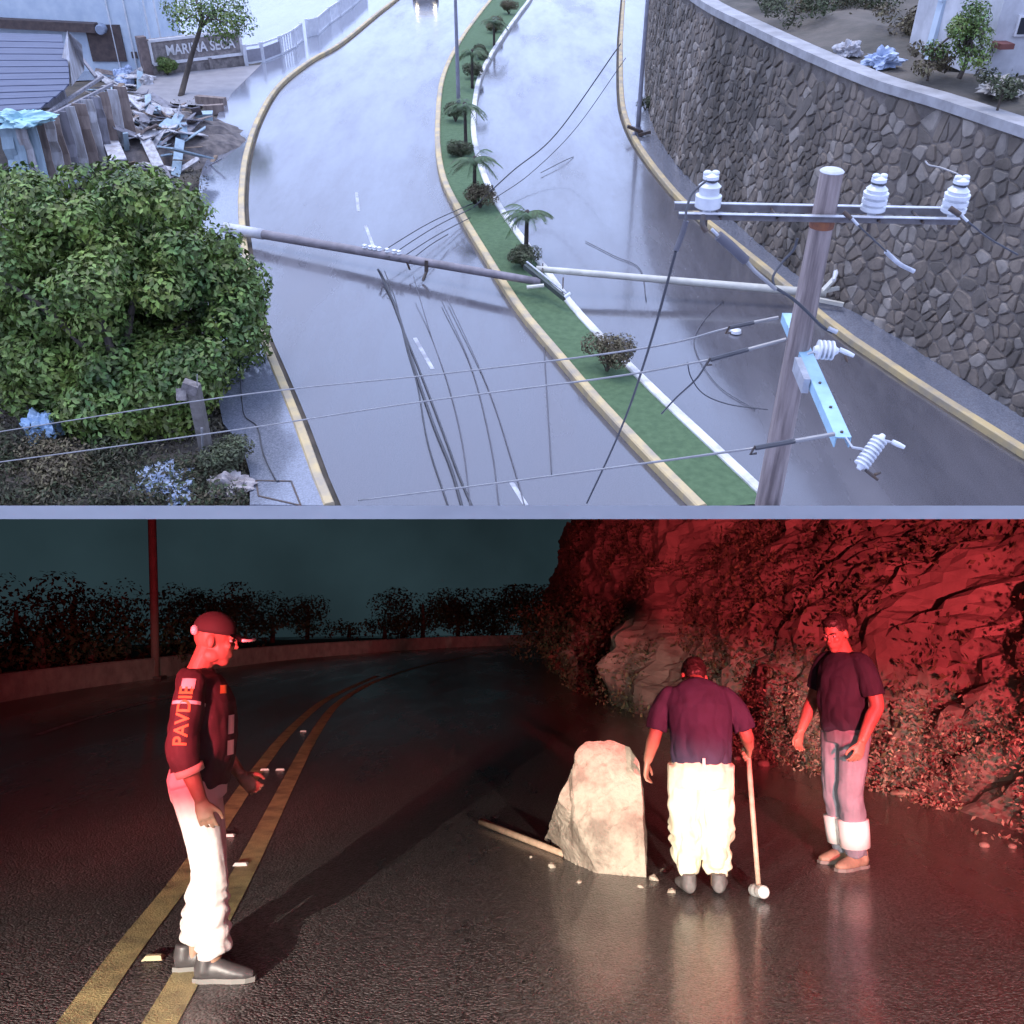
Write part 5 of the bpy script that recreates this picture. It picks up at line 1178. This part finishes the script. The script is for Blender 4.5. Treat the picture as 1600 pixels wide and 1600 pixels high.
# ---------------------------------------------------------------- person with cap, standing in profile on the left
def person_cap():
    root = n(304, 1524); t = thing('person', 'person in dark cap and dark lettered jacket with pale trousers, standing on the yellow lines', 'person', night((root.x, root.y, 0), R(-90 + 8)))
    ph = (-.03, .0, .93)                                  # hips
    aL, aR = Vector((-.075, -.02, .09)), Vector((.085, .10, .09))      # ankles (left is far from camera? facing +x: right side faces the camera)
    kL, kR = Vector((-.085, .04, .50)), Vector((.09, .07, .50))
    hL, hR = Vector((-.095, -.01, .90)), Vector((.095, -.01, .90))
    shL, shR = Vector((-.19, -.03, 1.41)), Vector((.19, -.03, 1.41))
    elR, wrR = Vector((.262, -.045, 1.09)), Vector((.25, .045, .865))
    elL, wrL = Vector((-.265, -.0, 1.10)), Vector((-.20, .16, .905))
    MH = T((0, .045, 1.585)) @ Matrix.Rotation(R(-9), 4, 'X')
    mb = MB(); head_geo(mb, MH)
    limb(mb, [(0, -.045, 1.38), (0, -.02, 1.46), (0, .015, 1.55)], [(.075, .07), (.057, .06), (.056, .06)])
    limb(mb, [(0, 0, .9), (0, .0, 1.05), (0, -.01, 1.25), (0, -.03, 1.40)], [(.15, .10), (.135, .095), (.16, .105), (.13, .08)], flat=(1, 0, 0))
    for a, b_, c in ((shR, elR, wrR), (shL, elL, wrL)):
        limb(mb, [a + Vector((-.07 if a.x > 0 else .07, 0, -.01)), a + Vector((-.012 if a.x > 0 else .012, 0, -.03)), a.lerp(b_, .5), b_, b_.lerp(c, .35), c], [.03, .046, .05, .043, .045, .029])
    hand(mb, wrR, (wrR - elR).normalized() * .8 + Vector((0, .05, -.4)), (-1, 0, 0), (0, 1, .2), .4)
    hand(mb, wrL, (.15, .65, -.6), (.9, .1, .3), (.1, .6, .7), .6)
    for h_, k_, a in ((hR, kR, aR), (hL, kL, aL)): limb(mb, [h_, h_.lerp(k_, .5), k_, k_.lerp(a, .35), a, a - Vector((0, 0, .05))], [.085, .075, .055, .056, .036, .035])
    link('body', remesh(mb, .0058, 3), M_skin, t)
    finish_head(t, MH, M_hair, cap=True)
    M_cap = mat('dark_cap', (.035, .022, .025), .8); R3 = MH.to_3x3()
    mb = MB(); mb.ball(MH @ Vector((0, -.012, .062)), (.086, .107, .088), 20, 14, R3)
    for v_ in range(len(mb.v)):
        q = MH.inverted() @ Vector(mb.v[v_])
        if q.z < .045: q.z = .045 - (.045 - q.z) * .12; mb.v[v_] = tuple(MH @ q)
    cp = build('cap', mb, M_cap, t, smooth=True)
    bm_ = MB(); vs = []
    for z in (.043, .052):
        for i in range(11):
            an = R(-62 + 124 * i / 10); vs.append(MH @ Vector((.078 * math.sin(an), .062 + .03 * math.cos(an), z)))
        for i in range(11):
            an = R(-62 + 124 * i / 10); vs.append(MH @ Vector((.082 * math.sin(an), .085 + .10 * math.cos(an), z - .012 - .012 * abs(math.sin(an)))))
    fs = []
    for i in range(10): fs += [(i, i + 1, 12 + i, 11 + i), (22 + i, 33 + i, 34 + i, 23 + i), (11 + i, 12 + i, 34 + i, 33 + i), (i, 22 + i, 23 + i, i + 1)]
    br = build('brim', bm_.add(vs, fs), M_cap, cp)
    M_retro = mat('reflective_white', (.92, .92, .92), .35, coat=.6)
    build('brim_piping', MB().tube([MH @ Vector((.083 * math.sin(R(a)), .087 + .10 * math.cos(R(a)), .040 - .012 * abs(math.sin(R(a))))) for a in range(-60, 61, 12)], .0075, 8), M_retro, cp, smooth=True)
    build('cap_button', MB().ball(MH @ Vector((.052, -.098, .045)), (.027, .02, .026), 10, 8), M_retro, cp, smooth=True)
    # trousers, bunched below the knee
    M_tr = mat('pale_trousers', (.72, .62, .60), .85, (.66, .56, .54), 8, bump=.15)
    mb = MB(); limb(mb, [(0, -.01, 1.02), (0, -.015, .93), (0, -.005, .83)], [(.155, .115), (.175, .145), (.165, .13)], flat=(1, 0, 0))
    for h_, k_, a in ((hR, kR, aR), (hL, kL, aL)):
        limb(mb, [h_ + Vector((0, -.02, .02)), h_.lerp(k_, .5) + Vector((0, 0.0, 0)), k_, k_.lerp(a, .3), k_.lerp(a, .6), k_.lerp(a, .85), a + Vector((0, 0, .03))], [.108, .092, .083, .085, .083, .082, .068])
    def bunch(p): return .011 * math.sin(p.z * 88 + 5 * noise.noise(p * 7)) * min(1, (.54 - p.z) * 5) * (.4 + abs(noise.noise(p * 6))) if p.z < .54 else 0
    link('trousers', remesh(mb, .009, 2, .008, (9, 9, 7), 2, (.1, .9), bunch), M_tr, t)
    # jacket with elbow sleeves
    M_j = mat('dark_jacket', (.060, .035, .040), .75, (.04, .022, .028), 6, bump=.15)
    mb = MB(); limb(mb, [(0, -.005, .905), (0, .0, .97), (0, .02, 1.12), (0, .01, 1.27), (0, -.03, 1.40), (0, -.03, 1.455)], [(.172, .138), (.178, .142), (.182, .15), (.195, .14), (.175, .105), (.08, .075)], 22, (1, 0, 0))
    for a, b_, c in ((shR, elR, wrR), (shL, elL, wrL)): limb(mb, [a + Vector((-.09 if a.x > 0 else .09, 0, .012)), a + Vector((-.015 if a.x > 0 else .015, 0, -.02)), a.lerp(b_, .4), b_, b_.lerp(c, .34)], [.045, .066, .077, .073, .064])
    jme = remesh(mb, .008, 2, .014, (8, 8, 5), 9, (.8, 1.7)); jk = link('jacket', jme, M_j, t)
    M_cuff = mat('pale_cuff', (.80, .66, .52), .6)
    b_, c = elR, wrR; build('cuff', MB().tube([b_.lerp(c, .32), b_.lerp(c, .46)], [.070, .067], 16), M_cuff, jk, smooth=True)
    b_, c = elL, wrL; build('cuff', MB().tube([b_.lerp(c, .32), b_.lerp(c, .44)], [.070, .067], 16), M_cuff, jk, smooth=True)
    bvh = BVHTree.FromPolygons([v.co for v in jme.vertices], [p.vertices for p in jme.polygons])
    def wrap(me, origin, ux, uy, off=.003):                # lay flat print on the cloth, from the person's right side or front
        nrm = ux.cross(uy).normalized()
        for v in me.vertices:
            p = origin + ux * v.co.x + uy * v.co.y + nrm * .3; hit = bvh.ray_cast(p, -nrm)
            v.co = (hit[0] + nrm * off) if hit[0] is not None else p - nrm * .25
        return me
    def plate(name, origin, ux, uy, w, h, m, kx=8, ky=3):
        mb = MB(); mb.v = [(-w / 2 + w * i / kx, -h / 2 + h * j / ky, 0) for j in range(ky + 1) for i in range(kx + 1)]
        mb.f = [(j * (kx + 1) + i, j * (kx + 1) + i + 1, (j + 1) * (kx + 1) + i + 1, (j + 1) * (kx + 1) + i) for j in range(ky) for i in range(kx)]
        link(name, wrap(mb.mesh(name), origin, ux, uy, .004), m, jk)
    ar = (shR - elR).normalized(); fw = ar.cross(Vector((1, 0, 0))).normalized()      # up the sleeve; forward
    M_or = mat('orange_print', (.75, .33, .10), .6); M_pw = mat('white_print', (.85, .78, .76), .5)
    tm = text_mesh('PAVDIE', .088, 0)
    bm = bmesh.new(); bm.from_mesh(tm); bmesh.ops.triangulate(bm, faces=bm.faces); bmesh.ops.subdivide_edges(bm, edges=bm.edges, cuts=1); bm.to_mesh(tm); bm.free()
    xs = [v.co.x for v in tm.vertices]; f_ = .27 / (max(xs) - min(xs))
    for v in tm.vertices: v.co.x *= f_
    tm.materials.clear(); tm.materials.append(M_or)
    link('sleeve_lettering', wrap(tm, elR.lerp(shR, .47), ar, -fw, .004), None, jk)
    plate('reflective_band', elR.lerp(shR, .66), -fw, -ar, .155, .016, M_retro, 12, 1)
    plate('sleeve_patch', elR.lerp(shR, .93), -fw, -ar, .062, .05, M_pw)
    # badges on the front right of the jacket, seen edge-on
    def front_plate(name, x, z, w, h, m):
        mb = MB(); kx = 4
        for i in range(kx + 1):
            xx = x + w * (i / kx - .5); hit = bvh.ray_cast(Vector((xx, .6, z)), Vector((0, -1, 0)))
            y = (hit[0].y if hit[0] is not None else .15) + .005
            mb.v += [(xx, y, z - h / 2), (xx, y, z + h / 2)]
        mb.f = [(2 * i, 2 * i + 1, 2 * i + 3, 2 * i + 2) for i in range(kx)]
        build(name, mb, m, jk)
    front_plate('chest_badge', .10, 1.35, .04, .06, M_or); front_plate('chest_badge', .085, 1.19, .05, .09, M_pw); front_plate('chest_badge', .085, 1.08, .05, .07, M_pw)
    M_sh = mat('grey_shoe', (.07, .062, .065), .45, (.05, .045, .047), 20)
    shoe(t, aL + Vector((0, -.09, -.09)), aL + Vector((-.01, .17, -.09)), M_sh)
    shoe(t, aR + Vector((0, -.085, -.09)), aR + Vector((.02, .19, -.09)), M_sh)
    return t
person_cap()

# ---------------------------------------------------------------- person seen from behind with the hammer
def person_back():
    root = n(1100, 1396); t = thing('person', 'person in dark purple shirt and baggy cream trousers, seen from behind holding a sledgehammer', 'person', night((root.x, root.y + .02, 0), R(-4)))
    k = .93
    aL, aR = Vector((-.085, 0, .085)), Vector((.085, .02, .085)); kL, kR = Vector((-.10, .05, .44)), Vector((.105, .06, .44)); hL, hR = Vector((-.095, 0, .80)), Vector((.095, 0, .80))
    shL, shR = Vector((-.205, .10, 1.205)), Vector((.205, .10, 1.205))
    elL, wrL = Vector((-.275, .07, .96)), Vector((-.325, .12, .775))
    elR, wrR = Vector((.295, .06, .965)), Vector((.335, .17, .86))
    MH = T((-.0, .275, 1.295)) @ Matrix.Rotation(R(-56), 4, 'X') @ Matrix.Rotation(R(6), 4, 'Z')
    mb = MB(); head_geo(mb, MH)
    limb(mb, [(0, .09, 1.18), (0, .145, 1.245), (0, .22, 1.28)], [(.085, .075), (.062, .063), (.06, .062)])
    limb(mb, [(0, 0, .8), (0, .02, 1.0), (0, .09, 1.19)], [(.15, .1), (.14, .1), (.14, .09)], flat=(1, 0, 0))
    for a, b_, c in ((shR, elR, wrR), (shL, elL, wrL)): limb(mb, [a + Vector((-.07 if a.x > 0 else .07, 0, -.01)), a + Vector((-.012 if a.x > 0 else .012, 0, -.03)), a.lerp(b_, .5), b_, b_.lerp(c, .35), c], [.03, .046, .052, .043, .044, .028])
    hand(mb, wrL, (-.12, .15, -1), (.9, .3, 0), (.3, .9, .1), .35)
    hand(mb, wrR, (.05, .75, -.5), (-.9, 0, -.3), (.0, .5, .8), .9, .8)
    for h_, kk, a in ((hR, kR, aR), (hL, kL, aL)): limb(mb, [h_, h_.lerp(kk, .5), kk, kk.lerp(a, .35), a, a - Vector((0, 0, .05))], [.085, .075, .055, .055, .036, .035])
    link('body', remesh(mb, .0062, 3), M_skin, t); finish_head(t, MH, M_hair)
    M_tr = mat('cream_trousers', (.80, .74, .58), .85, (.70, .62, .44), 7, bump=.2)
    mb = MB(); limb(mb, [(0, 0, .835), (0, -.01, .75), (0, 0, .66)], [(.160, .11), (.195, .15), (.195, .14)], flat=(1, 0, 0))
    for h_, kk, a in ((hR, kR, aR), (hL, kL, aL)):
        limb(mb, [h_ + Vector((0, 0, -.02)), h_.lerp(kk, .5), kk, kk.lerp(a, .35), kk.lerp(a, .7), a + Vector((0, 0, .02))], [.115, .110, .104, .100, .086, .062])
    def bunch(p): return .015 * math.sin(p.z * 52 + 6 * noise.noise(p * 6)) * min(1, (.58 - p.z) * 5) * (.3 + abs(noise.noise(p * 5))) if p.z < .58 else 0
    link('trousers', remesh(mb, .008, 2, .02, (9, 9, 5), 5, (.1, .9), bunch), M_tr, t)
    M_s = mat('dark_purple_shirt', (.036, .044, .090), .85, (.026, .031, .064), 6, bump=.15)
    mb = MB(); limb(mb, [(0, -.005, .79), (0, 0, .87), (0, .015, 1.0), (0, .045, 1.12), (0, .09, 1.215), (0, .135, 1.26)], [(.185, .135), (.19, .138), (.192, .14), (.208, .138), (.185, .11), (.09, .08)], 22, (1, 0, 0))
    for a, b_ in ((shR, elR), (shL, elL)): limb(mb, [a + Vector((-.1 if a.x > 0 else .1, 0, .012)), a + Vector((-.02 if a.x > 0 else .02, 0, -.02)), a.lerp(b_, .45), a.lerp(b_, .92)], [.045, .066, .074, .071])
    link('shirt', remesh(mb, .008, 2, .016, (8, 8, 5), 4, (.6, 1.6)), M_s, t)
    build('label_tag', MB().box((.0, -.16, .815), (.018, .006, .05)), mat('white_print2', (.85, .8, .78), .5), t)
    M_b = mat('muddy_boot', (.17, .15, .15), .6, (.10, .085, .085), 12)
    shoe(t, aL + Vector((0, -.09, -.085)), aL + Vector((-.04, .17, -.085)), M_b, .052, False); shoe(t, aR + Vector((0, -.09, -.085)), aR + Vector((.05, .17, -.085)), M_b, .052, False)
    return t, wrR
pb, wr = person_back()
hm = n(1186, 1403); gp = pb.matrix_world @ (wr + Vector((.0, .07, -.035)))
t = thing('sledgehammer', 'long handled sledgehammer standing head down beside the cream trousers', 'hammer', night((hm.x, hm.y, 0)))
tp = gp - Vector((hm.x, hm.y, 0)); tp = tp + (tp - Vector((0, 0, .05))).normalized() * .09
build('handle', MB().tube([(0, 0, .05), tp * .5 + Vector((0, 0, .02)), tp], [.015, .0165, .018], 10), mat('pale_handle', (.58, .42, .33), .5, (.45, .3, .22), 20), t, smooth=True)
build('head', MB().lathe([(.030, -.075), (.038, -.068), (.040, -.03), (.034, 0), (.040, .03), (.038, .068), (.030, .075)], 12, T((0, 0, .041)) @ Matrix.Rotation(R(80), 4, 'X') @ Matrix.Rotation(R(12), 4, 'Y')), mat('bright_steel', (.75, .74, .73), .35, metal=.2), t)

# ---------------------------------------------------------------- person on the right, turned to the left
def person_side():
    root = n(1328, 1352); t = thing('person', 'person in dark tee shirt and grey trousers standing by the rocky bank, looking left', 'person', night((root.x, root.y, 0), R(112)))
    aL, aR = Vector((-.085, .02, .09)), Vector((.085, -.02, .09)); kL, kR = Vector((-.09, .05, .50)), Vector((.09, .03, .50)); hL, hR = Vector((-.095, 0, .90)), Vector((.095, 0, .90))
    shL, shR = Vector((-.20, -.01, 1.405)), Vector((.20, -.01, 1.405))
    elL, wrL = Vector((-.285, -.03, 1.11)), Vector((-.27, .10, .87)); elR, wrR = Vector((.29, .02, 1.12)), Vector((.28, .16, .88))
    MH = T((0, .055, 1.575)) @ Matrix.Rotation(R(24), 4, 'Z') @ Matrix.Rotation(R(-20), 4, 'X')
    mb = MB(); head_geo(mb, MH)
    limb(mb, [(0, -.035, 1.38), (0, -.01, 1.45), (0, .03, 1.53)], [(.08, .075), (.063, .063), (.06, .062)])
    limb(mb, [(0, 0, .9), (0, 0, 1.1), (0, -.02, 1.38)], [(.15, .1), (.14, .1), (.14, .09)], flat=(1, 0, 0))
    for a, b_, c in ((shR, elR, wrR), (shL, elL, wrL)): limb(mb, [a + Vector((-.07 if a.x > 0 else .07, 0, -.01)), a + Vector((-.012 if a.x > 0 else .012, 0, -.03)), a.lerp(b_, .5), b_, b_.lerp(c, .35), c], [.03, .046, .056, .047, .049, .031])
    hand(mb, wrL, (.02, .35, -.95), (1, .1, 0), (.1, .95, .3), .45); hand(mb, wrR, (-.05, .3, -.95), (-1, .1, 0), (-.1, .95, .3), .5)
    for h_, kk, a in ((hR, kR, aR), (hL, kL, aL)): limb(mb, [h_, h_.lerp(kk, .5), kk, kk.lerp(a, .35), a, a - Vector((0, 0, .05))], [.088, .078, .056, .057, .037, .035])
    link('body', remesh(mb, .006, 3), M_skin, t); finish_head(t, MH, M_hair)
    M_tr = mat('grey_trousers', (.185, .20, .25), .85, (.14, .15, .19), 7, bump=.15)
    mb = MB(); limb(mb, [(0, 0, 1.0), (0, -.01, .92), (0, 0, .82)], [(.17, .125), (.182, .145), (.175, .13)], flat=(1, 0, 0))
    for h_, kk, a in ((hR, kR, aR), (hL, kL, aL)): limb(mb, [h_, h_.lerp(kk, .5), kk, kk.lerp(a, .4), kk.lerp(a, .8), a + Vector((0, 0, .0))], [.108, .098, .084, .084, .080, .076])
    link('trousers', remesh(mb, .008, 2, .016, (9, 9, 5), 11, (.0, 1.1)), M_tr, t)
    M_retro = mat('reflective_white', (.92, .92, .92), .35)
    for kk, a in ((kL, aL), (kR, aR)):
        c0, c1 = kk.lerp(a, .42), kk.lerp(a, .86); build('reflective_band', MB().tube([c0, c0.lerp(c1, .5), c1], [.104, .104, .101], 18), M_retro, t, smooth=True)
    M_s = mat('dark_tee', (.022, .026, .048), .85, (.015, .018, .034), 6, bump=.15)
    mb = MB(); limb(mb, [(0, .0, .93), (0, .005, 1.0), (0, .02, 1.13), (0, .01, 1.28), (0, -.01, 1.395), (0, -.015, 1.45)], [(.18, .14), (.185, .148), (.188, .152), (.205, .145), (.185, .11), (.085, .08)], 22, (1, 0, 0))
    for a, b_ in ((shR, elR), (shL, elL)): limb(mb, [a + Vector((-.1 if a.x > 0 else .1, 0, .012)), a + Vector((-.02 if a.x > 0 else .02, 0, -.02)), a.lerp(b_, .4), a.lerp(b_, .80)], [.045, .067, .076, .073])
    link('shirt', remesh(mb, .008, 2, .015, (8, 8, 5), 14, (.8, 1.7)), M_s, t)
    M_b = mat('tan_boot', (.34, .25, .18), .6, (.2, .15, .11), 12)
    shoe(t, aL + Vector((0, -.09, -.09)), aL + Vector((-.02, .18, -.09)), M_b, .05); shoe(t, aR + Vector((0, -.09, -.09)), aR + Vector((.03, .18, -.09)), M_b, .05)
person_side()
bpy.data.scenes.remove(_tmp)
